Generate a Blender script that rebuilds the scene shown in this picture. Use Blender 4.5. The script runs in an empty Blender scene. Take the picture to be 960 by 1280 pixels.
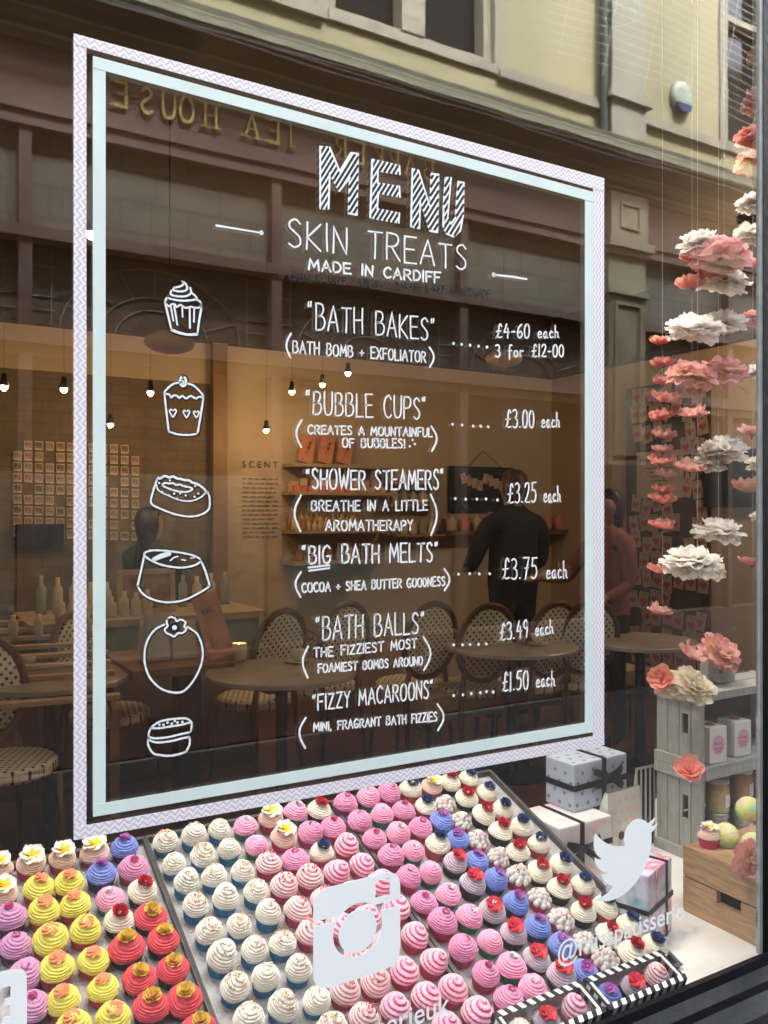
import bpy, bmesh, math, random
from mathutils import Vector, Matrix, Euler, noise
R = math.radians
PI = math.pi
S = bpy.context.scene
C = S.collection
random.seed(7)

# ------------------------------------------------------------------ camera, sky, sun, exposure
CAMY, CAMZ, FPX, YAW = -1.25, 1.5, 1060.0, R(30.55)
cam = bpy.data.objects.new('camera', bpy.data.cameras.new('camera'))
C.objects.link(cam)
cam.location = (0, CAMY, CAMZ)
cam.rotation_euler = (PI / 2, 0, -YAW)
cam.data.sensor_fit = 'VERTICAL'
cam.data.sensor_height = 36
cam.data.lens = 36 * FPX / 1280
cam.data.clip_start = 0.02
cam.data.clip_end = 500
S.camera = cam

SUN_EL, SUN_AZ = 52, 12          # sun stands behind the shop, lights the upper storey across the street
w = bpy.data.worlds.new("World"); S.world = w; w.use_nodes = True
nt = w.node_tree
sky = nt.nodes.new('ShaderNodeTexSky'); sky.sky_type = 'NISHITA'; sky.sun_disc = False
sky.sun_elevation = R(SUN_EL); sky.sun_rotation = R(SUN_AZ)
sky.dust_density = 3.0
hs = nt.nodes.new('ShaderNodeHueSaturation'); hs.inputs['Saturation'].default_value = .35      # thin white overcast
nt.links.new(sky.outputs[0], hs.inputs['Color']); nt.links.new(hs.outputs[0], nt.nodes['Background'].inputs[0])
nt.nodes['Background'].inputs[1].default_value = 0.15
sun = bpy.data.objects.new('sun', bpy.data.lights.new('sun', 'SUN')); C.objects.link(sun)
sun.data.energy = 0.5; sun.data.angle = R(12); sun.data.color = (1, .97, .92)
sun.rotation_euler = Vector((-math.sin(R(SUN_AZ)) * math.cos(R(SUN_EL)), -math.cos(R(SUN_AZ)) * math.cos(R(SUN_EL)), -math.sin(R(SUN_EL)))).to_track_quat('-Z', 'Y').to_euler()
sun.location = (2, 8, 14)
S.view_settings.view_transform = 'Standard'
S.view_settings.look = 'None'
S.view_settings.gamma = 1
S.view_settings.use_curve_mapping = False
S.view_settings.exposure = 4.42
S.render.engine = 'CYCLES'
cy = S.cycles
cy.use_denoising = True
try: cy.denoiser = 'OPENIMAGEDENOISE'
except Exception: pass
cy.max_bounces = 8; cy.diffuse_bounces = 4; cy.glossy_bounces = 4; cy.transparent_max_bounces = 16; cy.transmission_bounces = 4
cy.caustics_reflective = False; cy.caustics_refractive = False
cy.sample_clamp_indirect = 4

# ------------------------------------------------------------------ rays of the photograph -> points on real surfaces
FW = Vector((math.sin(YAW), math.cos(YAW), 0)); RT = Vector((math.cos(YAW), -math.sin(YAW), 0)); UP = Vector((0, 0, 1))
CAM = Vector((0, CAMY, CAMZ))
def ray(px, py): return FW + RT * ((px - 480) / FPX) + UP * ((640 - py) / FPX)
def on_y(px, py, y):
    d = ray(px, py); return CAM + d * ((y - CAMY) / d.y)
def on_z(px, py, z):
    d = ray(px, py); return CAM + d * ((z - CAMZ) / d.z)
def at(px, py, depth): return CAM + ray(px, py) * depth
def G(px, py):
    p = on_y(px, py, -0.003); return (p.x, p.z)

# ------------------------------------------------------------------ materials
MATS = {}
def pm(name, col, rough=.6, var=.12, scale=12, bump=0, bscale=60, metal=0, spec=.4, coat=0, col2=None, detail=4, stretch=None):
    if name in MATS: return MATS[name]
    m = bpy.data.materials.new(name); m.use_nodes = True
    n, l = m.node_tree.nodes, m.node_tree.links
    b = n['Principled BSDF']
    b.inputs['Roughness'].default_value = rough
    b.inputs['Metallic'].default_value = metal
    b.inputs['Specular IOR Level'].default_value = spec
    b.inputs['Coat Weight'].default_value = coat
    tc = n.new('ShaderNodeTexCoord')
    if var > 0 or col2:
        no = n.new('ShaderNodeTexNoise'); no.inputs['Scale'].default_value = scale; no.inputs['Detail'].default_value = detail
        if stretch:
            mp = n.new('ShaderNodeMapping'); mp.inputs['Scale'].default_value = stretch; no.inputs['Distortion'].default_value = 1.2
            l.new(tc.outputs['Object'], mp.inputs[0]); l.new(mp.outputs[0], no.inputs['Vector'])
        else: l.new(tc.outputs['Object'], no.inputs['Vector'])
        cr = n.new('ShaderNodeValToRGB'); cr.color_ramp.elements[0].position = .3; cr.color_ramp.elements[1].position = .7
        a = [max(0, c * (1 - var)) for c in col]; z = [min(1, c * (1 + var)) for c in col] if not col2 else col2
        cr.color_ramp.elements[0].color = (*a, 1); cr.color_ramp.elements[1].color = (*z, 1)
        l.new(no.outputs['Fac'], cr.inputs[0]); l.new(cr.outputs[0], b.inputs['Base Color'])
    else:
        b.inputs['Base Color'].default_value = (*col, 1)
    if bump:
        nb = n.new('ShaderNodeTexNoise'); nb.inputs['Scale'].default_value = bscale; nb.inputs['Detail'].default_value = 3
        l.new(tc.outputs['Object'], nb.inputs['Vector'])
        bp = n.new('ShaderNodeBump'); bp.inputs['Strength'].default_value = bump; bp.inputs['Distance'].default_value = .01
        l.new(nb.outputs['Fac'], bp.inputs['Height']); l.new(bp.outputs[0], b.inputs['Normal'])
    MATS[name] = m
    return m
def emit(name, col, strength):
    if name in MATS: return MATS[name]
    m = bpy.data.materials.new(name); m.use_nodes = True
    b = m.node_tree.nodes['Principled BSDF']
    b.inputs['Base Color'].default_value = (*col, 1)
    b.inputs['Emission Color'].default_value = (*col, 1); b.inputs['Emission Strength'].default_value = strength
    MATS[name] = m; return m
def glassmat(name, r0, tint=(1, 1, 1), rough=0.0):
    m = bpy.data.materials.new(name); m.use_nodes = True
    n, l = m.node_tree.nodes, m.node_tree.links
    n.remove(n['Principled BSDF'])
    lw = n.new('ShaderNodeLayerWeight'); lw.inputs['Blend'].default_value = .5
    pw = n.new('ShaderNodeMath'); pw.operation = 'POWER'; pw.inputs[1].default_value = 5
    l.new(lw.outputs['Facing'], pw.inputs[0])
    ma = n.new('ShaderNodeMath'); ma.operation = 'MULTIPLY_ADD'; ma.inputs[1].default_value = 1 - r0; ma.inputs[2].default_value = r0
    l.new(pw.outputs[0], ma.inputs[0])
    t = n.new('ShaderNodeBsdfTransparent'); t.inputs[0].default_value = (*tint, 1)
    g = n.new('ShaderNodeBsdfGlossy'); g.inputs['Roughness'].default_value = rough; g.inputs[0].default_value = (1, 1, 1, 1)
    if rough == 0:      # drawn old pane: faint waviness in what it reflects
        tc = n.new('ShaderNodeTexCoord'); no = n.new('ShaderNodeTexNoise'); no.inputs['Scale'].default_value = 3.5; no.inputs['Detail'].default_value = 2; l.new(tc.outputs['Object'], no.inputs['Vector'])
        bp = n.new('ShaderNodeBump'); bp.inputs['Strength'].default_value = .02; bp.inputs['Distance'].default_value = .008; l.new(no.outputs['Fac'], bp.inputs['Height']); l.new(bp.outputs[0], g.inputs['Normal'])
    mx = n.new('ShaderNodeMixShader')
    l.new(ma.outputs[0], mx.inputs[0]); l.new(t.outputs[0], mx.inputs[1]); l.new(g.outputs[0], mx.inputs[2])
    l.new(mx.outputs[0], n['Material Output'].inputs[0])
    MATS[name] = m; return m
def brickmat(name, c1, c2, mortar, bw, bh, msize=.01, rough=.7, axis='XZ', bump=.2, off=.5, spec=.3):
    m = bpy.data.materials.new(name); m.use_nodes = True
    n, l = m.node_tree.nodes, m.node_tree.links; b = n['Principled BSDF']
    tc = n.new('ShaderNodeTexCoord'); sp = n.new('ShaderNodeSeparateXYZ'); cb = n.new('ShaderNodeCombineXYZ')
    l.new(tc.outputs['Object'], sp.inputs[0])
    l.new(sp.outputs[axis[0]], cb.inputs[0]); l.new(sp.outputs[axis[1]], cb.inputs[1])
    br = n.new('ShaderNodeTexBrick'); br.inputs['Scale'].default_value = 1
    br.inputs['Color1'].default_value = (*c1, 1); br.inputs['Color2'].default_value = (*c2, 1); br.inputs['Mortar'].default_value = (*mortar, 1)
    br.inputs['Brick Width'].default_value = bw; br.inputs['Row Height'].default_value = bh; br.inputs['Mortar Size'].default_value = msize
    br.offset = off
    l.new(cb.outputs[0], br.inputs['Vector'])
    no = n.new('ShaderNodeTexNoise'); no.inputs['Scale'].default_value = 7; no.inputs['Detail'].default_value = 6
    sc = n.new('ShaderNodeMapping'); sc.inputs['Scale'].default_value = (1, 6, 6) if axis == 'XY' else (1, 1, 1)
    l.new(tc.outputs['Object'], sc.inputs[0]); l.new(sc.outputs[0], no.inputs['Vector'])
    mx = n.new('ShaderNodeMixRGB'); mx.blend_type = 'MULTIPLY'; mx.inputs[0].default_value = .5
    l.new(br.outputs['Color'], mx.inputs[1]); l.new(no.outputs['Fac'], mx.inputs[2])
    l.new(mx.outputs[0], b.inputs['Base Color'])
    b.inputs['Roughness'].default_value = rough; b.inputs['Specular IOR Level'].default_value = spec
    MATS[name] = m; return m
def rampuv(name, stops, rough=.7, translucent=.5, stripes=0):
    """petal: colour along the petal's length (UV y), part of the light shines through"""
    m = bpy.data.materials.new(name); m.use_nodes = True
    n, l = m.node_tree.nodes, m.node_tree.links; b = n['Principled BSDF']
    uv = n.new('ShaderNodeUVMap'); sp = n.new('ShaderNodeSeparateXYZ'); l.new(uv.outputs[0], sp.inputs[0])
    no = n.new('ShaderNodeTexNoise'); no.inputs['Scale'].default_value = 30; no.inputs['Detail'].default_value = 2
    tc = n.new('ShaderNodeTexCoord'); l.new(tc.outputs['Object'], no.inputs['Vector'])
    ad = n.new('ShaderNodeMath'); ad.operation = 'MULTIPLY_ADD'; ad.inputs[1].default_value = .35; l.new(no.outputs['Fac'], ad.inputs[0])
    sb = n.new('ShaderNodeMath'); sb.operation = 'SUBTRACT'; sb.inputs[1].default_value = .17; l.new(sp.outputs[1], sb.inputs[0]); l.new(sb.outputs[0], ad.inputs[2])
    cr = n.new('ShaderNodeValToRGB'); el = cr.color_ramp.elements
    el[0].position, el[0].color = stops[0][0], (*stops[0][1], 1)
    el[1].position, el[1].color = stops[-1][0], (*stops[-1][1], 1)
    for p, c in stops[1:-1]:
        e = el.new(p); e.color = (*c, 1)
    l.new(ad.outputs[0], cr.inputs[0]); l.new(cr.outputs[0], b.inputs['Base Color'])
    b.inputs['Roughness'].default_value = rough; b.inputs['Specular IOR Level'].default_value = .2
    tr = n.new('ShaderNodeBsdfTranslucent'); l.new(cr.outputs[0], tr.inputs[0])
    mx = n.new('ShaderNodeMixShader'); mx.inputs[0].default_value = translucent
    l.new(b.outputs[0], mx.inputs[1]); l.new(tr.outputs[0], mx.inputs[2]); l.new(mx.outputs[0], n['Material Output'].inputs[0])
    MATS[name] = m; return m

# ------------------------------------------------------------------ mesh building
class MB:
    def __init__(s): s.v = []; s.f = []; s.m = []; s.uv = {}
    def add(s, verts, faces, mi=0):
        o = len(s.v); s.v += [tuple(v) for v in verts]
        for f in faces: s.f.append([o + i for i in f]); s.m.append(mi)
        return o
    def box(s, c, d, mi=0, rot=None, taper=1.0):
        x, y, z = d[0] / 2, d[1] / 2, d[2] / 2
        vs = [Vector((sx * x * (taper if sz > 0 else 1), sy * y * (taper if sz > 0 else 1), sz * z)) for sz in (-1, 1) for sy in (-1, 1) for sx in (-1, 1)]
        if rot is not None:
            M = rot if isinstance(rot, Matrix) else Euler(rot).to_matrix()
            vs = [M @ v for v in vs]
        c = Vector(c)
        s.add([v + c for v in vs], [(0, 2, 3, 1), (4, 5, 7, 6), (0, 1, 5, 4), (2, 6, 7, 3), (0, 4, 6, 2), (1, 3, 7, 5)], mi)
    def bx(s, a, b, mi=0):
        s.box([(a[i] + b[i]) / 2 for i in range(3)], [abs(b[i] - a[i]) for i in range(3)], mi)
    def tube(s, pts, r, n=8, mi=0, closed=False, cap=True):
        pts = [Vector(p) for p in pts]; N = len(pts)
        rr = r if isinstance(r, (list, tuple)) else [r] * N
        rings = []
        prev = None
        for i, p in enumerate(pts):
            if closed: t = pts[(i + 1) % N] - pts[i - 1]
            else: t = pts[min(i + 1, N - 1)] - pts[max(i - 1, 0)]
            t.normalize()
            if prev is None:
                a = Vector((0, 0, 1)) if abs(t.z) < .9 else Vector((1, 0, 0))
                u = t.cross(a).normalized()
            else:
                u = (prev - t * prev.dot(t)).normalized()
            prev = u; v = t.cross(u)
            rings.append([p + (u * math.cos(2 * PI * k / n) + v * math.sin(2 * PI * k / n)) * rr[i] for k in range(n)])
        fs = []
        for i in range(N if closed else N - 1):
            j = (i + 1) % N
            for k in range(n): fs.append((i * n + k, i * n + (k + 1) % n, j * n + (k + 1) % n, j * n + k))
        if cap and not closed:
            fs.append(tuple(range(n))[::-1]); fs.append(tuple((N - 1) * n + k for k in range(n)))
        s.add([v for r_ in rings for v in r_], fs, mi)
    def lathe(s, prof, c=(0, 0, 0), n=24, mi=0, wob=None):
        c = Vector(c); vs = []; fs = []; K = len(prof)
        for i, (r, z) in enumerate(prof):
            for k in range(n):
                a = 2 * PI * k / n; q = r * (wob(a, i) if wob else 1)
                vs.append(c + Vector((q * math.cos(a), q * math.sin(a), z)))
        for i in range(K - 1):
            for k in range(n): fs.append((i * n + k, i * n + (k + 1) % n, (i + 1) * n + (k + 1) % n, (i + 1) * n + k))
        if prof[0][0] > 0: fs.append(tuple(range(n))[::-1])
        if prof[-1][0] > 0: fs.append(tuple((K - 1) * n + k for k in range(n)))
        s.add(vs, fs, mi)
    def prism(s, poly, fn, t, mi=0):
        """poly: 2-D outline, fn(u,v,d)->xyz, thickness t"""
        n = len(poly)
        vs = [fn(u, v, 0) for u, v in poly] + [fn(u, v, t) for u, v in poly]
        fs = [tuple(range(n)), tuple(range(2 * n - 1, n - 1, -1))] + [(i, (i + 1) % n, n + (i + 1) % n, n + i) for i in range(n)]
        s.add(vs, fs, mi)
    def ico(s, c, r, mi=0, sq=(1, 1, 1), n=8, k=5):
        prof = [(r * math.sin(PI * i / k) * 1.0, -r * math.cos(PI * i / k)) for i in range(k + 1)]
        o = len(s.v); s.lathe(prof, (0, 0, 0), n, mi)
        for i in range(o, len(s.v)):
            v = s.v[i]; s.v[i] = (v[0] * sq[0] + c[0], v[1] * sq[1] + c[1], v[2] * sq[2] + c[2])
    def mesh(s, name, mats, smooth=False, fix=True):
        me = bpy.data.meshes.new(name); me.from_pydata(s.v, [], s.f)
        if not isinstance(mats, (list, tuple)): mats = [mats]
        for m in mats: me.materials.append(m)
        me.polygons.foreach_set('material_index', s.m)
        if smooth: me.polygons.foreach_set('use_smooth', [True] * len(s.f))
        if fix:
            bm = bmesh.new(); bm.from_mesh(me); bmesh.ops.recalc_face_normals(bm, faces=bm.faces); bm.to_mesh(me); bm.free()
        me.update(); return me
    def build(s, name, mats, parent=None, smooth=False, loc=None, fix=True):
        return link(name, s.mesh(name, mats, smooth, fix), parent, loc)
def link(name, me, parent=None, loc=None):
    o = bpy.data.objects.new(name, me); C.objects.link(o)
    if parent is not None: o.parent = parent
    if loc is not None: o.location = loc
    return o
def bevel(o, w=.004, seg=2):
    bm = bmesh.new(); bm.from_mesh(o.data)
    bmesh.ops.remove_doubles(bm, verts=bm.verts, dist=1e-5)
    es = [e for e in bm.edges if len(e.link_faces) == 2 and e.calc_face_angle(0) > .6]
    bmesh.ops.bevel(bm, geom=es, offset=w, segments=seg, affect='EDGES', profile=.6)
    bm.to_mesh(o.data); bm.free(); return o
def tag(o, label=None, cat=None, group=None, kind=None):
    if label: o['label'] = label
    if cat: o['category'] = cat
    if group: o['group'] = group
    if kind: o['kind'] = kind
    return o
def thing(name, label, cat, loc=(0, 0, 0), rotz=0, group=None):
    o = bpy.data.objects.new(name, None); C.objects.link(o); o.location = loc; o.rotation_euler = (0, 0, rotz)
    o.empty_display_size = .05
    return tag(o, label, cat, group)
KIDS = {}
def kids(o): return [c for c in o.children]
def dup(root, loc, rot=None, label=None, group=None, scale=None):
    r = root.copy(); C.objects.link(r); r.location = loc
    if rot is not None: r.rotation_euler = rot
    if scale is not None: r.scale = (scale,) * 3
    if label: r['label'] = label
    if group: r['group'] = group
    for ch in KIDS.get(root.name) or kids(root):
        c = ch.copy(); C.objects.link(c); c.parent = r
        for g in kids(ch):
            d = g.copy(); C.objects.link(d); d.parent = c
    return r
ORD = ['zeroth', 'first', 'second', 'third', 'fourth', 'fifth', 'sixth', 'seventh', 'eighth', 'ninth', 'tenth', 'eleventh', 'twelfth', 'thirteenth', 'fourteenth', 'fifteenth', 'sixteenth']
def smooth_pts(p, k=6):
    if len(p) < 3: return p
    out = []; cl = (Vector(p[0]) - Vector(p[-1])).length < 1e-6
    for i in range(len(p) - 1):
        p1, p2 = p[i], p[i + 1]
        p0 = p[i - 1] if i > 0 else (p[-2] if cl else (2 * p1[0] - p2[0], 2 * p1[1] - p2[1]))
        p3 = p[i + 2] if i + 2 < len(p) else (p[1] if cl else (2 * p2[0] - p1[0], 2 * p2[1] - p1[1]))
        for j in range(k):
            t = j / k
            out.append(tuple(.5 * (2 * p1[a] + (p2[a] - p0[a]) * t + (2 * p0[a] - 5 * p1[a] + 4 * p2[a] - p3[a]) * t * t + (3 * p1[a] - p0[a] - 3 * p2[a] + p3[a]) * t ** 3) for a in (0, 1)))
    out.append(tuple(p[-1])); return out
def ribbon(mb, pts, wdt, fn, t=.0006, mi=0, lift=0):
    """a pen stroke: flat ribbon with round ends; fn(u,v,d)->xyz"""
    q = [pts[0]]
    for p in pts[1:]:
        if math.hypot(p[0] - q[-1][0], p[1] - q[-1][1]) > wdt * .12: q.append(p)
    if len(q) == 1:
        q = None; c = pts[0]
        poly = [(c[0] + wdt * .62 * math.cos(2 * PI * k / 10), c[1] + wdt * .62 * math.sin(2 * PI * k / 10)) for k in range(10)]
        mb.prism(poly, lambda u, v, d: fn(u, v, d + lift), t, mi); return
    L, Rr = [], []; n = len(q); h = wdt / 2
    for i, p in enumerate(q):
        a = q[max(i - 1, 0)]; b = q[min(i + 1, n - 1)]
        d1 = Vector((p[0] - a[0], p[1] - a[1])); d2 = Vector((b[0] - p[0], b[1] - p[1]))
        if i == 0: d1 = d2
        if i == n - 1: d2 = d1
        d1.normalize(); d2.normalize(); tt = (d1 + d2)
        if tt.length < .2: tt = d1
        tt.normalize(); nn = Vector((-tt.y, tt.x)); k = min(1.5, 1 / max(.5, nn.dot(Vector((-d1.y, d1.x)))))
        ww = h * k * (1 + .12 * math.sin(i * 1.7 + q[0][0] * 90))
        L.append((p[0] + nn.x * ww, p[1] + nn.y * ww)); Rr.append((p[0] - nn.x * ww, p[1] - nn.y * ww))
    vs, fs = [], []
    def pt(u, v): vs.append(fn(u, v, lift + t)); vs.append(fn(u, v, lift)); return len(vs) - 2
    li = [pt(*x) for x in L]; ri = [pt(*x) for x in Rr]
    for i in range(n - 1):
        fs.append((li[i], li[i + 1], ri[i + 1], ri[i]))
        fs.append((li[i], li[i] + 1, li[i + 1] + 1, li[i + 1])); fs.append((ri[i], ri[i + 1], ri[i + 1] + 1, ri[i] + 1))
    for e, oth, p in ((0, 1, q[0]), (n - 1, n - 2, q[-1])):
        d = Vector((p[0] - q[oth][0], p[1] - q[oth][1])).normalized(); nn = Vector((-d.y, d.x))
        cs = [pt(p[0] + h * (nn.x * math.cos(a) + d.x * math.sin(a)), p[1] + h * (nn.y * math.cos(a) + d.y * math.sin(a))) for a in (R(35), R(70), R(110), R(145))]
        first, last = (li[e], ri[e]) if e else (ri[e], li[e])
        fs.append([first] + cs + [last])
    mb.add(vs, fs, mi)
def text_mesh(body, width=None, height=None, depth=.001, bold=0):
    cu = bpy.data.curves.new('t', 'FONT'); cu.body = body; cu.size = 1; cu.extrude = 0; cu.offset = bold; cu.resolution_u = 4
    ob = bpy.data.objects.new('t', cu); C.objects.link(ob)
    dg = bpy.context.evaluated_depsgraph_get(); me = bpy.data.meshes.new_from_object(ob.evaluated_get(dg))
    vs = [v.co.copy() for v in me.vertices]; fs = [tuple(p.vertices) for p in me.polygons]
    bpy.data.objects.remove(ob); bpy.data.curves.remove(cu); bpy.data.meshes.remove(me)
    x0 = min(v.x for v in vs); x1 = max(v.x for v in vs); sx = width / (x1 - x0) if width else 1
    y1 = max(v.y for v in vs); sy = height / y1 if height else sx
    if not width: sx = sy
    return [((v.x - x0) * sx, v.y * sy) for v in vs], fs
def onglass(u, v, d): return (u, -0.0032 - d, v)

# ------------------------------------------------------------------ a hand-lettered stroke alphabet
FONT = {
'A': (.6, ["0,0 .3,1 .6,0", ".1,.34 .52,.36"]), 'B': (.52, ["0,0 .02,1", "~0,1 .36,.97 .44,.76 .3,.56 .02,.52", "~.02,.52 .42,.5 .52,.26 .36,.04 0,0"]),
'C': (.52, ["~.5,.84 .34,1 .1,.84 0,.48 .1,.12 .32,0 .52,.14"]), 'D': (.52, ["0,0 0,1", "~0,1 .34,.92 .52,.5 .34,.08 0,0"]),
'E': (.48, [".48,1 0,.99 .01,0 .5,.01", "0,.52 .4,.53"]), 'F': (.46, [".48,1 0,.98 .01,0", "0,.52 .38,.54"]),
'G': (.56, ["~.5,.86 .32,1 .08,.82 0,.45 .12,.08 .34,0 .52,.16 .54,.4", ".28,.4 .56,.42"]), 'H': (.52, ["0,0 .01,1", ".52,1 .5,0", "0,.5 .51,.53"]),
'I': (.06, [".03,0 .03,1"]), 'K': (.52, ["0,0 .01,1", ".5,.98 .02,.45 .52,0"]), 'L': (.44, ["0,1 .01,0 .46,.02"]),
'M': (.68, ["0,0 .08,1 .34,.3 .6,1 .68,0"]), 'N': (.54, ["0,0 .03,1 .5,0 .53,1"]), 'O': (.58, ["~.3,1 .08,.86 0,.5 .09,.1 .29,0 .5,.12 .58,.5 .5,.88 .3,1"]),
'P': (.5, ["0,0 .02,1", "~0,1 .4,.95 .5,.74 .36,.52 .02,.46"]), 'R': (.54, ["0,0 .02,1", "~0,1 .38,.96 .48,.76 .34,.54 .02,.48", ".2,.49 .54,0"]),
'S': (.48, ["~.44,.86 .28,1 .08,.9 .06,.7 .24,.54 .42,.36 .42,.12 .22,0 .02,.1"]), 'T': (.56, ["0,.98 .57,1", ".29,.99 .28,0"]),
'U': (.52, ["~0,1 .01,.35 .1,.06 .27,0 .44,.08 .51,.35 .52,1"]), 'V': (.54, ["0,1 .28,0 .54,1"]), 'W': (.76, ["0,1 .18,0 .37,.7 .56,0 .76,1"]),
'X': (.52, ["0,1 .52,0", ".5,1 0,0"]), 'Y': (.52, ["0,1 .27,.48 .52,1", ".27,.48 .24,0"]), 'Z': (.5, ["0,.98 .48,1 .02,.02 .52,0"]),
'0': (.46, ["~.24,1 .06,.82 0,.48 .08,.1 .24,0 .4,.12 .46,.5 .4,.86 .24,1"]), '1': (.12, [".06,1 .05,0"]), '2': (.48, ["~.02,.8 .14,.98 .34,.98 .42,.78 .3,.45 .02,.02", ".02,.02 .48,.02"]),
'3': (.44, ["~.02,.92 .22,1 .4,.85 .34,.62 .14,.53", "~.14,.53 .38,.46 .44,.2 .26,0 0,.06"]), '4': (.5, [".24,1 .02,.42 .48,.42", ".36,.7 .34,0"]), '5': (.46, [".46,1 .1,.98 .06,.58", "~.06,.58 .3,.62 .44,.4 .36,.1 .14,0 0,.08"]),
'6': (.46, ["~.4,.98 .14,.76 .02,.36 .1,.06 .26,0 .43,.14 .42,.36 .26,.46 .06,.32"]), '7': (.46, ["0,.98 .46,1 .16,0", ".12,.5 .4,.52"]), '9': (.44, ["~.4,.8 .26,1 .06,.88 .04,.64 .2,.52 .38,.64 .42,.9 .38,.4 .3,0"]),
'£': (.58, ["~.56,.84 .46,1 .34,.9 .3,.6 .24,.2 .04,0", "~.04,0 .2,.08 .36,.02 .58,.06", ".08,.46 .5,.5"]), '-': (.34, ["0,.42 .3,.43"]), '.': (.14, [".05,.04"]), ',': (.16, [".08,.06 .03,-.12"]),
'!': (.08, [".04,1 .04,.28", ".04,.04"]), '+': (.46, ["0,.42 .46,.43", ".23,.66 .22,.18"]), '"': (.24, [".04,1.02 .02,.84", ".18,1.04 .15,.85"]),
'a': (.44, ["~.38,.42 .2,.5 .02,.3 .08,.04 .24,.04 .38,.4", "~.38,.42 .36,.1 .46,.02"]), 'c': (.36, ["~.34,.42 .18,.5 .02,.28 .1,.03 .36,.08"]),
'e': (.4, ["~.03,.26 .34,.3 .3,.48 .12,.46 .02,.22 .12,.02 .4,.08"]), 'h': (.42, [".04,1 .02,0", "~.02,.3 .18,.48 .32,.4 .32,.1 .42,.02"]),
'f': (.4, ["~.4,.96 .26,1 .16,.8 .14,-.2", ".02,.52 .34,.54"]), 'o': (.4, ["~.2,.5 .03,.36 .04,.1 .2,0 .36,.12 .36,.38 .2,.5"]), 'r': (.34, [".04,.5 .03,0", "~.03,.28 .14,.46 .34,.46"]),
'*': (.5, ["~.25,.7 .02,.4 .25,.1 .48,.4 .25,.7"]), ' ': (.42, []),
}
def parse(st):
    sm = st.startswith('~'); p = [tuple(map(float, a.split(','))) for a in st.strip('~').split()]
    return smooth_pts(p, 5) if sm else p
def lettering(mb, text, p0, p1, cap_px, wpx=2.5, mi=0, fn=onglass, jit=.04, gap=.2, lift=0, small=None):
    a = Vector(G(*p0)); b = Vector(G(*p1))
    e = b - a; L = e.length; e.normalize()
    def mp(px, py): return FW.dot(Vector(on_y(px, py, 0)) - CAM)
    s0 = mp(*p0) / FPX; s1 = mp(*p1) / FPX
    cap = cap_px if isinstance(cap_px, (tuple, list)) else (cap_px, cap_px)
    h0, h1 = cap[0] * s0, cap[1] * s1; wd = wpx * (s0 + s1) / 2
    scl = [small[1] if small and i >= small[0] else 1 for i in range(len(text))]
    tot = sum((FONT[c][0] + gap) * k for c, k in zip(text, scl)) - gap
    fx = L / (tot * (h0 + h1) / 2); x = 0
    for i, c in enumerate(text):
        gw, sts = FONT[c]; k = scl[i]
        t = x / tot; hh = h0 * (1 - t) + h1 * t; f = fx * (h0 + h1) / 2
        r = random.uniform(-jit, jit); dy = random.uniform(-jit, jit) * .5; ss = 1 + random.uniform(-jit, jit)
        for st in sts:
            pts = []
            for u, v in parse(st):
                u2 = (x + (u * k + r * (v - .5) * .6)) * f; v2 = (v * ss * k + dy) * hh
                pts.append((a.x + e.x * u2, a.y + e.y * u2 + v2))
            if len(pts) > 1 and not st.startswith('~'):      # a hand never draws quite straight
                q = []
                for j in range(len(pts) - 1):
                    for m in range(3):
                        tt = m / 3; bow = .012 * hh * math.sin(PI * tt) * (1 if (i + j) % 2 else -1)
                        q.append((pts[j][0] * (1 - tt) + pts[j + 1][0] * tt + bow, pts[j][1] * (1 - tt) + pts[j + 1][1] * tt))
                pts = q + [pts[-1]]
            ribbon(mb, pts, wd * (.95 if k < 1 else 1), fn, .0006, mi, lift)
        x += (gw + gap) * k
def strokes(mb, crop, sts, wpx=2.6, mi=0, lift=0):
    ox, oy, sc = crop
    for st in sts:
        wd = wpx
        if isinstance(st, tuple): st, wd = st[0], st[1] * wpx / 2.6
        sm = st.startswith('~'); p = [tuple(map(float, a.split(','))) for a in st.strip('~').split()]
        if sm: p = smooth_pts(p, 6)
        g = [G(ox + u / sc, oy + v / sc) for u, v in p]
        c = on_y(ox + p[0][0] / sc, oy + p[0][1] / sc, 0)
        ribbon(mb, g, wd * FW.dot(c - CAM) / FPX, onglass, .0006, mi, lift)

# ================================================================== SETTING
M_pave = brickmat('paving', (.022, .019, .017), (.027, .023, .020), (.012, .011, .010), .6, .4, .012, .75, 'XY')
M_floor = brickmat('floorboards', (.22, .08, .038), (.15, .055, .026), (.03, .012, .008), 1.4, .13, .004, .35, 'XY', spec=.4)
M_black = pm('black_paint', (.010, .010, .012), .38, .25, 30, .15, 60, coat=.12)
M_ceil = pm('ceiling_paint', (.10, .08, .065), .9, .1, 3)
M_cream = pm('cream_wall', (.52, .42, .29), .85, .06, 2.5, .1, 80)
M_brickw = brickmat('painted_brick', (.25, .19, .12), (.24, .182, .115), (.21, .16, .10), .23, .075, .006, .8, 'XZ')
M_dark = pm('dark_brown', (.05, .035, .025), .7, .2, 6)
M_maroon = pm('maroon_paint', (.115, .070, .062), .55, .22, 2.2, .15, 40)
M_yellow = pm('yellow_render', (.325, .305, .185), .85, .17, 1.1, .12, 50)
M_stone = pm('painted_stone', (.25, .232, .17), .8, .12, 3, .15, 40)
M_frame = pm('window_paint', (.28, .258, .205), .7, .16, 5, .1, 60)
M_cornice = pm('cornice_paint', (.095, .098, .066), .7, .35, 3.5, .25, 30)
M_dglass = pm('dark_glass', (.012, .014, .016), .08, .3, 1.5)

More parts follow.
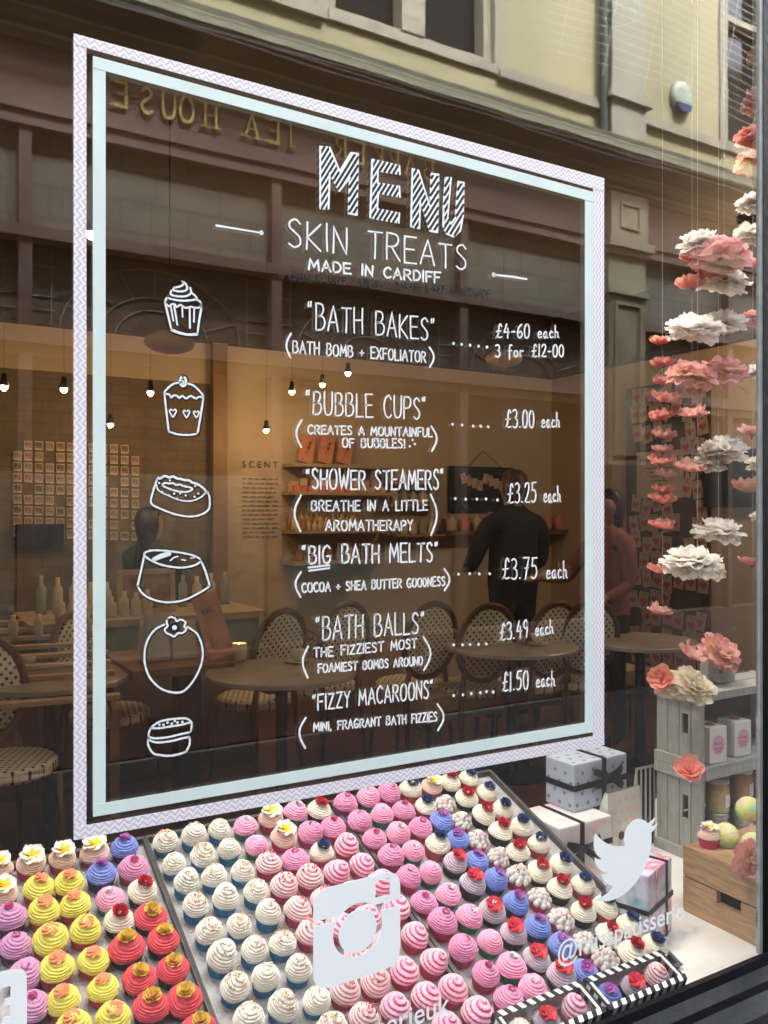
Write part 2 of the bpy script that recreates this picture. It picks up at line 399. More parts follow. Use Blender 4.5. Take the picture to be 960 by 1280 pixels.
def structure(name, mb, mats, **k):
    o = mb.build(name, mats, **k); o['kind'] = 'structure'; return o
m = MB(); m.bx((-60, -60, -.3), (60, 60, -.012)); structure('ground', m, pm('ground_dirt', (.09, .085, .08), .9))
m = MB(); m.bx((-14, -3.9, -.02), (18, -.02, 0)); structure('pavement', m, M_pave)
m = MB(); m.bx((-3, .06, -.02), (6.2, 5.2, .004)); structure('shop_floor', m, M_floor)
m = MB(); m.bx((-3, .06, 3.3), (6.2, 5.2, 3.4)); structure('shop_ceiling', m, M_ceil)
m = MB(); m.bx((.65, 4.84, 0), (5.6, 4.98, 2.75)); structure('back_wall', m, M_cream)
m = MB(); m.bx((-3, 4.84, 0), (.65, 4.98, 2.75)); m.bx((.65, 4.835, 0), (2.15, 4.845, 2.45)); structure('brick_wall', m, M_brickw)
m = MB(); m.bx((-3, 4.84, 2.75), (5.6, 4.98, 3.3)); m.bx((-3, 4.72, 2.75), (5.43, 4.838, 2.9)); m.bx((5.34, .5, 2.75), (5.428, 4.718, 3.298)); structure('wall_frieze', m, M_dark)
m = MB(); m.bx((2.09, 4.76, .0), (2.2, 4.834, 2.75)); structure('wall_pilaster', m, pm('oak_strip', (.26, .16, .08), .6, .15, 6))
m = MB(); m.bx((5.43, .06, 0), (5.6, 4.84, 3.3)); structure('right_wall', m, pm('taupe_wall', (.42, .32, .22), .85, .06, 2))
m = MB(); m.bx((-3, .06, 0), (-2.9, 4.84, 3.3)); structure('left_wall', m, M_brickw)

# our own shop front: everything above, beside and under the window
sf = thing('shop_front', 'black painted shop front that frames the display window and its sill', 'shop front', (0, 0, 0))
m = MB(); m.bx((-8, .0, 3.05), (14, .35, 9.2)); m.bx((-8, .35, 3.45), (14, 5.4, 9.1)); m.build('upper_wall', M_stone, sf)
m = MB(); m.bx((-8, -.05, 0), (-1.5, .3, 3.05)); m.bx((3.3, -.05, 0), (14, .3, 3.05)); m.build('side_pier', M_black, sf)
m = MB()
prof = [(.012, .455), (-.004, .4790), (-.018, .4790), (-.024, .462), (-.055, .454), (-.062, .440), (-.105, .428), (-.118, .412), (-.118, .385), (-.06, .375), (-.05, .30), (.012, .30)]
m.prism(prof, lambda u, v, d: (-1.5 + d * 4.8, u, v), 1.0); m.build('sill', pm('sill_black', (.0035, .0035, .0045), .38, .3, 14, .12, 50, spec=.12), sf)
m = MB(); m.bx((-1.5, -.06, 0), (3.3, .01, .29)); m.build('stall_riser', M_black, sf)
m = MB(); m.bx((1.7515, -.008, .4795), (1.812, .010, 3.05)); m.build('post', MATS['sill_black'], sf)
m = MB(); m.bx((1.7395, -.0065, .4795), (1.7510, .003, 3.05)); m.build('glazing_bead', pm('grey_bead', (.22, .22, .21), .4, .2, 20), sf)

M_pane = glassmat('window_glass', .12)
win = thing('window_pane', 'large clear shop window pane reflecting the yellow building across the street', 'window', (0, 0, 0))
m = MB(); m.bx((-1.5, -.003, .470), (1.738, .003, 3.06)); m.build('glass', M_pane, win)
win2 = thing('window_pane', 'narrow strip of second window pane beyond the black post at the right edge', 'window', (0, 0, 0))
m = MB(); m.bx((1.811, -.003, .468), (3.31, .003, 3.06)); m.build('glass', M_pane, win2)

# ------------------------------------------------------------------ building across the street (seen in the glass)
FY = -4.0
ob = thing('opposite_building', 'pale yellow building with dark cornice and maroon shop fascia reflected in glass', 'building', (0, FY, 0))
X0, X1 = -8, 15
def F(a, b): return ((a[0], a[1], a[2]), (b[0], b[1], b[2]))
wins = [(-1.3, .35), (2.55, 4.18), (6.74, 8.37), (10.6, 12.2)]
m = MB(); m.bx((X0, -.3, 4.6), (X1, 0, 4.9))
xs = [X0] + [x for w_ in wins for x in w_] + [X1]
for i in range(0, len(xs), 2): m.bx((xs[i], -.3, 4.9), (xs[i + 1], 0, 6.7))
m.bx((X0, -.3, 6.7), (X1, 0, 7.0)); m.build('wall', M_yellow, ob)
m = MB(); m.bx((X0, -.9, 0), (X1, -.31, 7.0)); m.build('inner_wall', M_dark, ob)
for i in range(0, len(xs), 2):
    m = MB(); m.bx((xs[i] - (0 if i == 0 else .06), .0, 4.88), (xs[i + 1] + .06, .05, 4.93)); m.bx((xs[i] - (0 if i == 0 else .06), .0, 4.931), (xs[i + 1] + .06, .03, 4.975)); m.build('string_course', M_frame, ob)
for a, b in wins:
    m = MB(); mid = (a + b) / 2
    m.bx((a, -.22, 4.9), (a + .09, .02, 6.7)); m.bx((b - .09, -.22, 4.9), (b, .02, 6.7)); m.bx((a + .09, -.22, 4.9), (b - .09, .03, 4.97))
    m.bx((a + .09, -.2, 4.97), (a + .17, -.03, 6.7)); m.bx((b - .17, -.2, 4.97), (b - .09, -.03, 6.7)); m.bx((a + .17, -.2, 4.97), (b - .17, -.035, 5.03))
    m.bx((mid - .1, -.2, 5.03), (mid + .1, -.02, 6.7)); m.bx((a + .17, -.18, 6.2), (mid - .1, -.06, 6.26)); m.bx((mid + .1, -.18, 6.2), (b - .17, -.06, 6.26))
    fr = m.build('window', M_frame, ob)
    m = MB(); m.bx((a + .17, -.16, 5.03), (mid - .1, -.15, 6.7)); m.bx((mid + .1, -.16, 5.03), (b - .17, -.15, 6.7)); m.build('pane', M_dglass, fr)
# cornice
m = MB()
prof = [(0, 4.2), (.03, 4.2), (.05, 4.24), (.05, 4.27), (.10, 4.29), (.12, 4.335), (.12, 4.36), (.19, 4.40), (.21, 4.45), (.26, 4.46), (.26, 4.53), (.23, 4.56), (.23, 4.60), (0, 4.64)]
m.prism(prof, lambda u, v, d: (X0 + d * (X1 - X0), u, v), 1.0); m.build('cornice', M_cornice, ob)
m = MB(); m.bx((X0, .262, 4.475), (X1, .268, 4.515)); m.bx((X0, .122, 4.338), (X1, .128, 4.357)); m.bx((X0, .052, 4.245), (X1, .058, 4.265)); m.build('fillet', pm('fillet_highlight', (.22, .22, .16), .6, .2, 4), ob)  # lighter tone paints in the moulding contrast the soft sun lacks
m = MB()
for k in range(5):
    pts = []
    for j in range(70):
        x = X0 + (X1 - X0) * j / 69; pts.append((x, .245 + .008 * k, 4.50 - .026 * k + .012 * math.sin(x * (1.1 + .4 * k) + k)))
    m.tube(pts, .009, 5)
m.build('cable', pm('black_cable', (.012, .012, .012), .5, 0), ob)
# fascia and gold letters
m = MB(); m.bx((X0, -.3, 3.83), (X1, 0, 4.2)); m.bx((X0, .0, 3.80), (X1, .05, 3.845)); m.bx((X0, -.3, 3.72), (X1, .03, 3.80)); fas = m.build('fascia', M_maroon, ob)
m = MB()
gold = pm('gilt', (.46, .35, .13), .45, .25, 20, metal=.3)
txt = "BARKER TEA HOUSE"; lw_ = 0
def gfn(x0):
    return lambda u, v, d: (x0 - u, .012 + d, v)
def gilt(text, xs_, z0, H):
    for c, x in zip(text, xs_):
        gw, sts = FONT[c]; h = H * (1.25 if c in 'T' and x == xs_[0] else 1)
        for k, st in enumerate(sts):
            p = [((u - gw / 2) * h * .95, z0 + v * h) for u, v in parse(st)]
            thick = .017 if k == 0 or (c == 'H' and k == 1) else .008
            ribbon(m, p, thick, gfn(x), .012)
            if not st.startswith('~'):
                for (u, v) in (p[0], p[-1]):
                    if abs(v - z0) < .01 or abs(v - z0 - h) < .015:
                        ribbon(m, [(u - .03, v), (u, v), (u + .03, v)], .007, gfn(x), .012, lift=.001)
def vx(px):
    d = ray(px, 600); return d.x / d.y * 5.25
gilt("TEA", [vx(362), vx(340), vx(313)], 3.955, .15)
gilt("HOUSE", [vx(262), vx(232), vx(210), vx(183), vx(150)], 3.955, .15)
gilt("BARKER", [vx(534), vx(511), vx(490), vx(470), vx(447), vx(424)], 3.955, .15)
m.build('lettering', gold, fas)
# pilasters
def pilaster(x0, x1):
    m = MB(); m.bx((x0, -.3, 3.391), (x1, .07, 3.679)); m.bx((x0, -.3, 3.80), (x1, .10, 4.2))
    m.bx((x0 - .05, -.3, 3.73), (x1 + .05, .14, 3.80)); m.bx((x0 - .03, -.3, 3.68), (x1 + .03, .10, 3.728)); m.bx((x0 - .02, -.3, 3.34), (x1 + .02, .1, 3.39))
    for a, b, z0, z1 in ((x0 + .1, x1 - .1, 3.9, 4.12),):
        t = .02
        m.bx((a, .1, z0), (a + t, .113, z1)); m.bx((b - t, .1, z0), (b, .113, z1)); m.bx((a + t, .1, z0), (b - t, .113, z0 + t)); m.bx((a + t, .1, z1 - t), (b - t, .113, z1))
    m.build('pilaster', M_stone, ob); m = MB(); m.bx((x0 - .01, -.3, 0), (x1 + .01, .11, 1.9)); m.build('pilaster_base', pm('dimmed_base', (.035, .026, .022), .5, .2, 3), ob)  # base colour darkened so its reflection stays dim over the woman
    m = MB(); m.bx((x0, -.3, 1.901), (x1, .07, 3.339))
    a, b, z0, z1, t = x0 + .06, x1 - .06, 1.98, 3.28, .03
    m.bx((a, .07, z0), (a + t, .09, z1)); m.bx((b - t, .07, z0), (b, .09, z1)); m.bx((a + t, .07, z0), (b - t, .09, z0 + t)); m.bx((a + t, .07, z1 - t), (b - t, .09, z1))
    m.build('pilaster', pm('dimmed_stone', (.20, .175, .12), .8, .2, 3, .15, 40), ob)  # weaker reflection put into the shaft colour, darker than the cap
    m = MB(); m.bx((x0 + .02, 0, 4.66), (x1 - .02, .09, 7.0)); m.bx((x0 - .03, 0, 4.98), (x1 + .03, .13, 5.03)); m.build('pilaster', pm('grey_stone', (.30, .288, .24), .8, .1, 3, .1, 40), ob)
pilaster(5.25, 5.69); pilaster(-1.75, -1.3); pilaster(12.6, 13.0)
m = MB(); m.tube([(5.2, .06, 4.66), (5.2, .06, 7.0)], .035, 10); m.build('downpipe', pm('dark_green', (.015, .038, .030), .5), ob)
# shop front under the fascia
m = MB(); m.bx((X0, -.31, 3.13), (5.25, -.06, 3.72)); m.bx((5.69, -.31, 3.13), (X1, -.06, 3.72))
m.build('transom_panel', brickmat('transom_reflection', (.20, .185, .15), (.185, .17, .138), (.13, .12, .10), .42, .19, .012, .6, 'XZ'), ob)  # block pattern painted for a building mirrored in the transom glass
m = MB()
for x in (-2.2, -.85, .70, 2.26, 3.8, 6.9, 8.5): m.bx((x - .035, -.06, 0.6), (x + .035, .01, 3.72))
for a, b in ((X0, 5.25), (5.69, X1)):
    m.bx((a, -.06, 3.08), (b, .03, 3.15)); m.bx((a, -.06, 2.47), (b, .04, 2.56)); m.bx((a, -.06, 2.40), (b, .0, 2.468)); m.bx((a, -.3, 0), (b, .02, .6))
m.build('shop_joinery', pm('joinery_paint', (.10, .065, .055), .5, .2, 3), ob)
m = MB(); m.bx((X0, -.2, 2.56), (5.25, -.12, 3.08)); m.bx((5.69, -.2, 2.56), (X1, -.12, 3.08)); tl = m.build('toplight', pm('old_glass', (.075, .06, .048), .5, .2, 2), ob)
m = MB()
for x0, x1 in ((-.82, .66), (.74, 2.22), (2.3, 3.76), (3.84, 5.2), (5.75, 6.86), (6.94, 8.46)):
    c = (x0 + x1) / 2; w_ = (x1 - x0) / 2
    for rr in (.2, .28, .46):
        m.tube([(c + rr * 1.25 * math.cos(PI * k / 16), -.112, 2.57 + rr * math.sin(PI * k / 16)) for k in range(17)], .005, 4)
    for k in range(1, 8):
        a = PI * k / 8; m.tube([(c + .28 * 1.25 * math.cos(a), -.112, 2.57 + .28 * math.sin(a)), (c + .46 * 1.25 * math.cos(a), -.112, 2.57 + .46 * math.sin(a))], .004, 4)
    for q in (2.7, 2.78, 2.96):
        for sx in (-1, 1): m.tube([(c + sx * .6, -.112, q), (c + sx * w_, -.112, q)], .004, 4)
    for sx in (-1, 1): m.tube([(c + sx * .62, -.112, 2.57), (c + sx * .62, -.112, 3.07)], .004, 4)
m.build('leading', pm('pale_lead', (.26, .23, .19), .6, 0), tl)
m = MB(); m.bx((X0, -.2, .6), (5.25, -.12, 2.47)); m.bx((5.69, -.2, .6), (X1, -.12, 2.47)); m.build('shop_glass', pm('dim_glass', (.018, .015, .012), .35, .3, 1.2), ob)

M_frost = pm('etched_glass', (.10, .105, .085), .7, .45, 9, col2=(.17, .17, .14), detail=6)
m = MB()
for a, b in ((-.80, .66), (.74, 2.22), (2.30, 3.76)): m.bx((a, -.119, .6), (b, -.112, 1.74 if a < 2.2 else 1.2))
m.build('etched_pane', M_frost, ob)
# alarm box, net and wires of the far side
al = thing('alarm_box', 'round pale green alarm box with blue base on the reflected yellow wall', 'alarm box', (6.2, FY, 5.24))
m = MB()
m.lathe([(.0, .055), (.115, .053), (.135, .04), (.14, .0)], (0, 0, 0), 28); 
m.v = [(x, z, y) for x, y, z in m.v]; m.build('case', pm('alarm_plastic', (.30, .36, .29), .5, .05), al, smooth=True)
m = MB(); m.prism([(-.09, -.11), (-.1, -.075), (.1, -.075), (.09, -.11), (.04, -.145), (-.04, -.145)], lambda u, v, d: (u, .02 + d, v), .045); m.build('strobe_light', pm('blue_plastic', (.03, .05, .13), .25, .1), al)
m = MB()
vs, fs = text_mesh('SECURITY', .14, .03)
m.add([(.07 - x, -(-.0575), y + .03) for x, y in vs], fs); m.build('lettering', pm('alarm_ink', (.05, .10, .12), .6, 0), al, fix=False)
net = MB()
for k in range(30):
    z = 4.9 + .07 * k; net.tube([(4.2 + j * .6, .5 + .02 * math.sin(j), z + .05 * math.sin(j * .9) + .006 * math.sin(j * 5 + k)) for j in range(10)], .0019, 3)
for k in range(12):
    x = 4.3 + .45 * k; net.tube([(x, .5, 4.85), (x + .5, .5, 6.9)], .0022, 3)
o = net.build('bird_net', pm('net_cord', (.62, .6, .52), .7, 0), loc=(0, FY, 0)); tag(o, 'fine pale pigeon net strung in front of the reflected yellow wall', 'net')
m = MB(); m.tube([(1.2, .8, 5.55), (3.0, .8, 5.42), (4.6, .8, 5.6), (7.8, .8, 6.1)], .006, 5)
o = m.build('overhead_wire', pm('wire_steel', (.5, .48, .42), .5, 0), loc=(0, FY, 0)); tag(o, 'thin pale wire crossing in front of the reflected upper window', 'wire')

# ================================================================== WINDOW DISPLAY
BED = .45
m = MB(); m.bx((-1.5, .099, BED - .03), (1.53, .92, BED)); m.bx((1.53, .012, BED - .03), (3.25, .92, BED)); m.bx((-1.5, .012, BED - .06), (1.53, .098, BED - .0215))
o = m.build('display_shelf', pm('white_board', (.72, .69, .64), .55, .06, 3)); tag(o, 'white painted shelf board behind the glass carrying the whole window display', 'shelf')
m = MB(); m.bx((-1.5, .895, .01), (3.25, .915, BED - .0305)); tag(m.build('shelf_riser', M_dark), 'dark upright panel closing the back of the window display shelf', 'panel')

# sloping tray plane (20 degrees, rising away from the glass)
AL = R(20); TA = math.tan(AL); C0 = 1.515
def plane_pt(px, py, up=0.0):
    """point on the plane `up` metres above the tray sheet (tray sheet = centre plane lowered by 24 mm)"""
    c = C0 + (.024 - up) / math.cos(AL); d = ray(px, py)
    t = -c / (d.z - TA * d.y)      # CAMZ + t dz = CAMZ - c + TA * t dy
    return CAM + d * t
def z_tray(y): return CAMZ - C0 - .024 / math.cos(AL) + TA * (y - CAMY)

# ---- cupcakes: one prototype per kind, copied
def frost(name, base, rough=.55, var=.05):
    m_ = pm('frosting_' + name, base, rough, var, 60, .12, 300, spec=.35); b = m_.node_tree.nodes['Principled BSDF']
    b.inputs['Subsurface Weight'].default_value = .55; b.inputs['Subsurface Radius'].default_value = (1, .6, .5); b.inputs['Subsurface Scale'].default_value = .006; return m_
def swirl_mesh(Rr, H, turns, amp, mats, stripes=False, lean=.0, nth=36, sharp=.62, seed=0, stripek=1, starts=1):
    rnd = random.Random(seed); mb = MB(); nt_ = int(turns * 6); vs = []; rows = []
    for i in range(nt_ + 1):
        t = i / nt_; rows.append([])
        for k in range(nth):
            a = 2 * PI * k / nth
            ph = t * turns + starts * a / (2 * PI)
            rd = abs(math.sin(PI * ph)) ** .55
            prof = max(0.0, 1 - t ** 2.1) ** sharp * (1 if t > .12 else .9 + .1 * (t / .12))
            r = Rr * prof + amp * (rd - .55) * min(1, prof * 2.2)
            nz = noise.noise((math.cos(a) * 2.2 + seed, math.sin(a) * 2.2, math.floor(ph) * 1.7 + seed)); n2 = noise.noise((math.cos(a) * 6 + seed, math.sin(a) * 6, ph * 2.5))
            r = max(r, .0004) * (1 + .02 * math.sin(3 * a + seed) + .055 * nz * min(1, prof * 1.5)) + .0006 * n2
            z = H * t + .0012 * nz + amp * .5 * (rd - .5) + (.0025 * (1 - t) * math.sin(a + seed))
            lx = lean * t * t
            rows[-1].append(len(vs)); vs.append((r * math.cos(a) + lx, r * math.sin(a) + lx * .4, z))
    fs, mi = [], []
    for i in range(nt_):
        for k in range(nth):
            fs.append((rows[i][k], rows[i][(k + 1) % nth], rows[i + 1][(k + 1) % nth], rows[i + 1][k]))
            t = (i + .5) / nt_; ph = t * turns + starts * (k + .5) / nth
            mi.append(1 if stripes and (ph * stripek) % 1 < .42 else 0)
    fs.append(tuple(rows[0][::-1])); mi.append(0); fs.append(tuple(rows[-1])); mi.append(0)
    mb.v = vs; mb.f = fs; mb.m = mi
    return mb.mesh('swirl', mats, True)
def blob_mesh(Rr, H, mats, seed=0):
    mb = MB(); rnd = random.Random(seed)
    for lev, (n, rr, z) in enumerate(((9, .82, .10), (8, .62, .36), (6, .40, .62), (3, .16, .86))):
        for k in range(n):
            a = 2 * PI * (k + .5 * lev) / n + rnd.uniform(-.1, .1)
            o = len(mb.v)
            mb.lathe([(.0, -.007), (.0065, -.004), (.0078, .001), (.0055, .006), (.002, .0095), (0, .011)], (0, 0, 0), 10, 0)
            for i in range(o, len(mb.v)):
                v = mb.v[i]; mb.v[i] = (v[0] + Rr * rr * math.cos(a), v[1] + Rr * rr * math.sin(a), v[2] + H * z)
    mb.lathe([(Rr * .8, -.002), (Rr * .75, H * .3), (Rr * .5, H * .6), (0, H * .85)], (0, 0, 0), 16, 0)
    return mb.mesh('swirl', mats, True)
def case_mesh(mat_, r0, r1, h):
    mb = MB(); n = 72
    prof = [(r0 * .2, .0), (r0, .0), (r0 + (r1 - r0) * .5, h * .5), (r1, h), (r1 - .001, h), (r1 * .9, h * .9)]
    mb.lathe(prof, (0, 0, 0), n, 0, wob=lambda a, i: 1 + (.022 if int(round(a / (2 * PI / n))) % 2 else -.022) * (i in (1, 2, 3, 4)))
    return mb.mesh('case', mat_, False)
def rose_top(mb, r, mi=0, seed=0):
    rnd = random.Random(seed)
    for n, rr, tilt in ((5, 1.0, .35), (5, .68, .75), (3, .35, 1.15)):
        for k in range(n):
            a = 2 * PI * k / n + rr * 3 + rnd.uniform(-.15, .15); s = r * .62
            vs = []; fs = []
            for i in range(4):
                for j in range(5):
                    u = (j - 2) / 2; v = i / 3; ww = s * (.35 + .75 * math.sin(PI * (.15 + .7 * v)))
                    x = r * rr * .3 + v * s * math.cos(tilt) - .0; z = v * s * math.sin(tilt) + .25 * s * u * u + .08 * s * math.sin(5 * u + k)
                    y = u * ww * .75
                    vs.append((x * math.cos(a) - y * math.sin(a), x * math.sin(a) + y * math.cos(a), z))
            for i in range(3):
                for j in range(4): fs.append((i * 5 + j, i * 5 + j + 1, (i + 1) * 5 + j + 1, (i + 1) * 5 + j))
            mb.add(vs, fs, mi)
def petal5(mb, r, n=5, mi=0, mic=1, cup=.35, seed=0, wide=.62, centre=.3):
    for k in range(n):
        a = 2 * PI * k / n + seed; vs, fs = [], []
        for i in range(6):
            v = i / 5; ww = r * wide * math.sin(PI * min(1, .12 + .80 * v)) ** .8
            for j in range(5):
                u = (j - 2) / 2; x = r * v; y = u * ww; z = r * (cup * v * v - .12 * (v > .7) * v + .14 * u * u + .10 * u)
                vs.append((x * math.cos(a) - y * math.sin(a), x * math.sin(a) + y * math.cos(a), z))
        for i in range(5):
            for j in range(4): fs.append((i * 5 + j, i * 5 + j + 1, (i + 1) * 5 + j + 1, (i + 1) * 5 + j)); 
        o = len(mb.f); mb.add(vs, fs, mi)
        for q in range(o, o + 8): mb.m[q] = mic if centre > .2 else mi
    mb.ico((0, 0, r * .08), r * .16, mic, n=8)
def sprinkles(mb, Rr, H, n, cols, seed, spread=.75):
    rnd = random.Random(seed)
    for k in range(n):
        a = rnd.uniform(0, 2 * PI); q = spread * math.sqrt(rnd.random())
        rr = Rr * q * 1.04; z = H * max(0, 1 - q ** 1.61) ** .476 + .0014
        s = rnd.uniform(.0015, .0028)
        mb.box((rr * math.cos(a), rr * math.sin(a), z), (s, s * rnd.uniform(.8, 2), s * .8), rnd.randrange(cols), (rnd.uniform(0, 3), rnd.uniform(0, 3), rnd.uniform(0, 3)))
CR = (.80, .75, .62)
top_red = pm('sugar_red', (.50, .012, .03), .5, .3, 90); top_navy = pm('sugar_navy', (.02, .055, .17), .5, .35, 90)
top_yel = pm('sugar_yellow', (.72, .50, .08), .5, .2, 90); top_or = pm('sugar_orange', (.75, .26, .12), .5, .3, 90)
top_white = pm('sugar_white', (.82, .78, .68), .5, .06, 90); top_fy = pm('sugar_gold', (.85, .56, .03), .5, .15, 120)
top_vio = pm('sugar_violet', (.28, .05, .28), .5, .35, 90); top_plum = pm('sugar_plum', (.35, .03, .12), .5, .2, 90)
top_silver = pm('sugar_silver', (.55, .52, .52), .35, .2, 200, metal=.4)
sp_pink = pm('sprinkle_pink', (.75, .28, .34), .5, 0); sp_green = pm('sprinkle_green', (.30, .45, .36), .5, 0); sp_or = pm('sprinkle_orange', (.82, .48, .16), .5, 0)
def casem(n, c): return pm('paper_' + n, c, .7, .1, 40)
KIND = {}
def kind(key, desc, smats, case, Rr, H, top=None, turns=6.5, amp=.0022, stripes=False, nvar=3, blob=False, stripek=1, sharp=.62, ch=.0245, lean=.003):
    KIND[key] = dict(desc=desc, var=[], use=0)
    for v in range(nvar):
        s = hash_(key) + v * 17
        sw = blob_mesh(Rr, H, smats, s) if blob else swirl_mesh(Rr, H * (1 + .06 * (v - 1)), turns * .82 + .3 * v, amp * 1.5, smats, stripes, lean * (1 - 1.3 * v), seed=s, stripek=stripek, sharp=sharp, starts=3 if stripes and key != 'greyred' else (2, 1, 2)[v % 3])
        ca = case_mesh(case, Rr * .78, Rr * .985, ch)
        tp = None
        if top:
            mb = MB(); mats = top(mb, Rr, H, s); tp = mb.mesh('topping', mats, True)
        KIND[key]['var'].append((ca, sw, tp, ch))
def hash_(k): return sum(ord(c) * (i + 3) for i, c in enumerate(k)) % 97
def t_spr(cols, n, spread=.75):
    def f(mb, Rr, H, s): sprinkles(mb, Rr, H, n, len(cols), s, spread); return cols
    return f
def up(mb, dz, dx=0, tilt=0):
    for i, v in enumerate(mb.v):
        x, y, z = v; mb.v[i] = (x * math.cos(tilt) + z * math.sin(tilt) + dx, y, -x * math.sin(tilt) + z * math.cos(tilt) + dz)
def t_rose(mat_, k=.42):
    def f(mb, Rr, H, s): rose_top(mb, Rr * k * 1.35, 0, s); up(mb, H * .95, -.001, -.12); return [mat_]
    return f
def t_frang(mb, Rr, H, s): petal5(mb, Rr * .86, 5, 0, 1, .3, s); up(mb, H * .96, -.001, -.1); return [top_white, top_fy]
def t_petal(mats, r=.30, n=5):
    def f(mb, Rr, H, s): petal5(mb, Rr * r * 1.1, n, 0, 1, .18, s, centre=.1); up(mb, H * .965, .002, .12); return mats
    return f
def t_viol(mb, Rr, H, s): petal5(mb, Rr * .46, 5, 0, 1, .25, s, centre=.1); rose_top(mb, Rr * .2, 0, s); up(mb, H * .97, .002, .2); return [top_vio, pm('sugar_lilac', (.62, .48, .66), .5, .2, 90)]
pk = casem('pink', (.55, .05, .13))
kind('white', 'white swirl cupcake in blue case', [frost('white', (.80, .76, .66))], casem('blue', (.03, .22, .42)), .0262, .036, t_spr([sp_pink, sp_or, sp_green, top_white], 44), 9, .0027, nvar=3, lean=.004)
kind('frang', 'blush cupcake topped with white frangipani', [frost('blush', (.84, .60, .50))], pk, .0285, .030, t_frang, 8, .0020)
kind('blue', 'blue swirl cupcake with violet flower', [frost('periwinkle', (.20, .27, .66))], casem('navy', (.035, .035, .12)), .0292, .033, t_viol, 9, .0020)
kind('lilac', 'dusty pink swirl cupcake', [frost('dusty', (.72, .29, .47))], pk, .0300, .034, t_petal([top_plum, top_plum], .26), 10, .0018)
kind('redrose', 'cream cupcake with red rose', [frost('cream', CR)], casem('dark', (.02, .022, .025)), .0298, .031, t_rose(top_red, .46), 8, .0020)
kind('bluerose', 'cream cupcake with navy rose', [frost('cream', CR)], casem('coral', (.55, .09, .10)), .0296, .031, t_rose(top_navy, .46), 9, .0009, sharp=.55)
kind('pinkgreen', 'bright pink cupcake in green case', [frost('candy', (.88, .38, .55))], casem('green', (.02, .22, .11)), .0285, .034, t_petal([top_silver, top_silver], .26), 9, .0018)
kind('yellow', 'yellow swirl cupcake with orange petals', [frost('lemon', (.80, .71, .13))], casem('rosered', (.55, .05, .09)), .0300, .033, t_petal([top_or, top_or], .44), 9, .0019)
kind('red', 'red cupcake with yellow sugar rose', [frost('coralred', (.70, .075, .10))], casem('dark', (.02, .022, .025)), .0312, .029, t_rose(top_yel, .42), 9, .0019)
kind('mauve', 'mauve swirl cupcake', [frost('mauve', (.60, .29, .50))], casem('plum', (.07, .03, .06)), .0300, .033, t_petal([top_plum, top_plum], .26), 9, .0020)
kind('pinkwhite', 'pale pink and white striped cupcake', [frost('palepink', (.82, .60, .58)), frost('rosestripe', (.78, .36, .44))], pk, .0285, .038, t_spr([top_red, sp_pink], 22, .6), 7, .0022, True, sharp=.72, lean=.004)
kind('pinkswirl', 'hot pink and white striped cupcake', [frost('pinkwhite', (.84, .50, .58)), frost('hotpink', (.80, .12, .34))], pk, .0290, .038, None, 5, .0026, True, sharp=.72, lean=.005)
kind('greyred', 'lilac grey cupcake with red flower', [frost('lilacgrey', (.60, .50, .56)), frost('greystripe', (.46, .30, .42))], casem('dark', (.02, .022, .025)), .0292, .032, t_petal([top_red, top_red], .62), 9, .0020, True)
kind('cluster', 'white blob piped cupcake with red sprinkles', [frost('snow', (.78, .72, .66))], casem('rosered', (.55, .05, .09)), .0280, .028, t_spr([top_red, sp_pink], 20, .6), blob=True)

CUPS = []
def place_cup(key, px, py, label, group='bath cupcakes on the trays', scale=1, pos=None, tilt=AL, rz=None):
    K = KIND[key]; ca, sw, tp, ch = K['var'][K['use'] % len(K['var'])]; K['use'] += 1
    p = plane_pt(px, py, .026) if pos is None else pos
    if pos is None:
        nrm = Vector((0, -math.sin(AL), math.cos(AL))); p = p - nrm * .026 + nrm * .0005
    t = thing('cupcake', label, 'cupcake', p, 0, group)
    t.rotation_mode = 'ZYX'; t.rotation_euler = (tilt + R(3) + random.uniform(-.08, .08), random.uniform(-.08, .08), random.uniform(0, 6.28) if rz is None else rz)
    scale *= random.uniform(.94, 1.05); t.scale = (scale * random.uniform(.97, 1.03), scale * random.uniform(.97, 1.03), scale * random.uniform(.93, 1.09))
    link('case', ca, t); link('swirl', sw, t, (0, 0, ch - .004))
    if tp: link('topping', tp, t, (0, 0, ch - .004))
    CUPS.append((px, py)); return t
T1 = [  # columns from left to right, each from back to front
 [('frang', 0, 1085), ('frang', 6, 1118), ('mauve', 13, 1150), ('mauve', 18, 1186), ('mauve', 31, 1220), ('mauve', 40, 1259)],
 [('frang', 38, 1081), ('yellow', 47, 1112), ('yellow', 54, 1142), ('yellow', 62, 1177), ('yellow', 70, 1213), ('yellow', 80, 1251), ('yellow', 91, 1289)],
 [('frang', 77, 1074), ('yellow', 87, 1104), ('yellow', 95, 1133), ('yellow', 106, 1165), ('yellow', 117, 1200), ('yellow', 130, 1236), ('yellow', 143, 1274)],
 [('frang', 119, 1066), ('blue', 127, 1096), ('pinkgreen', 138, 1125), ('redrose', 149, 1151), ('red', 159, 1187), ('red', 174, 1223), ('red', 188, 1261)],
 [('blue', 156, 1061), ('lilac', 166, 1087), ('redrose', 177, 1115), ('red', 188, 1146), ('red', 203, 1177), ('red', 216, 1212), ('red', 230, 1249), ('red', 248, 1288)]]
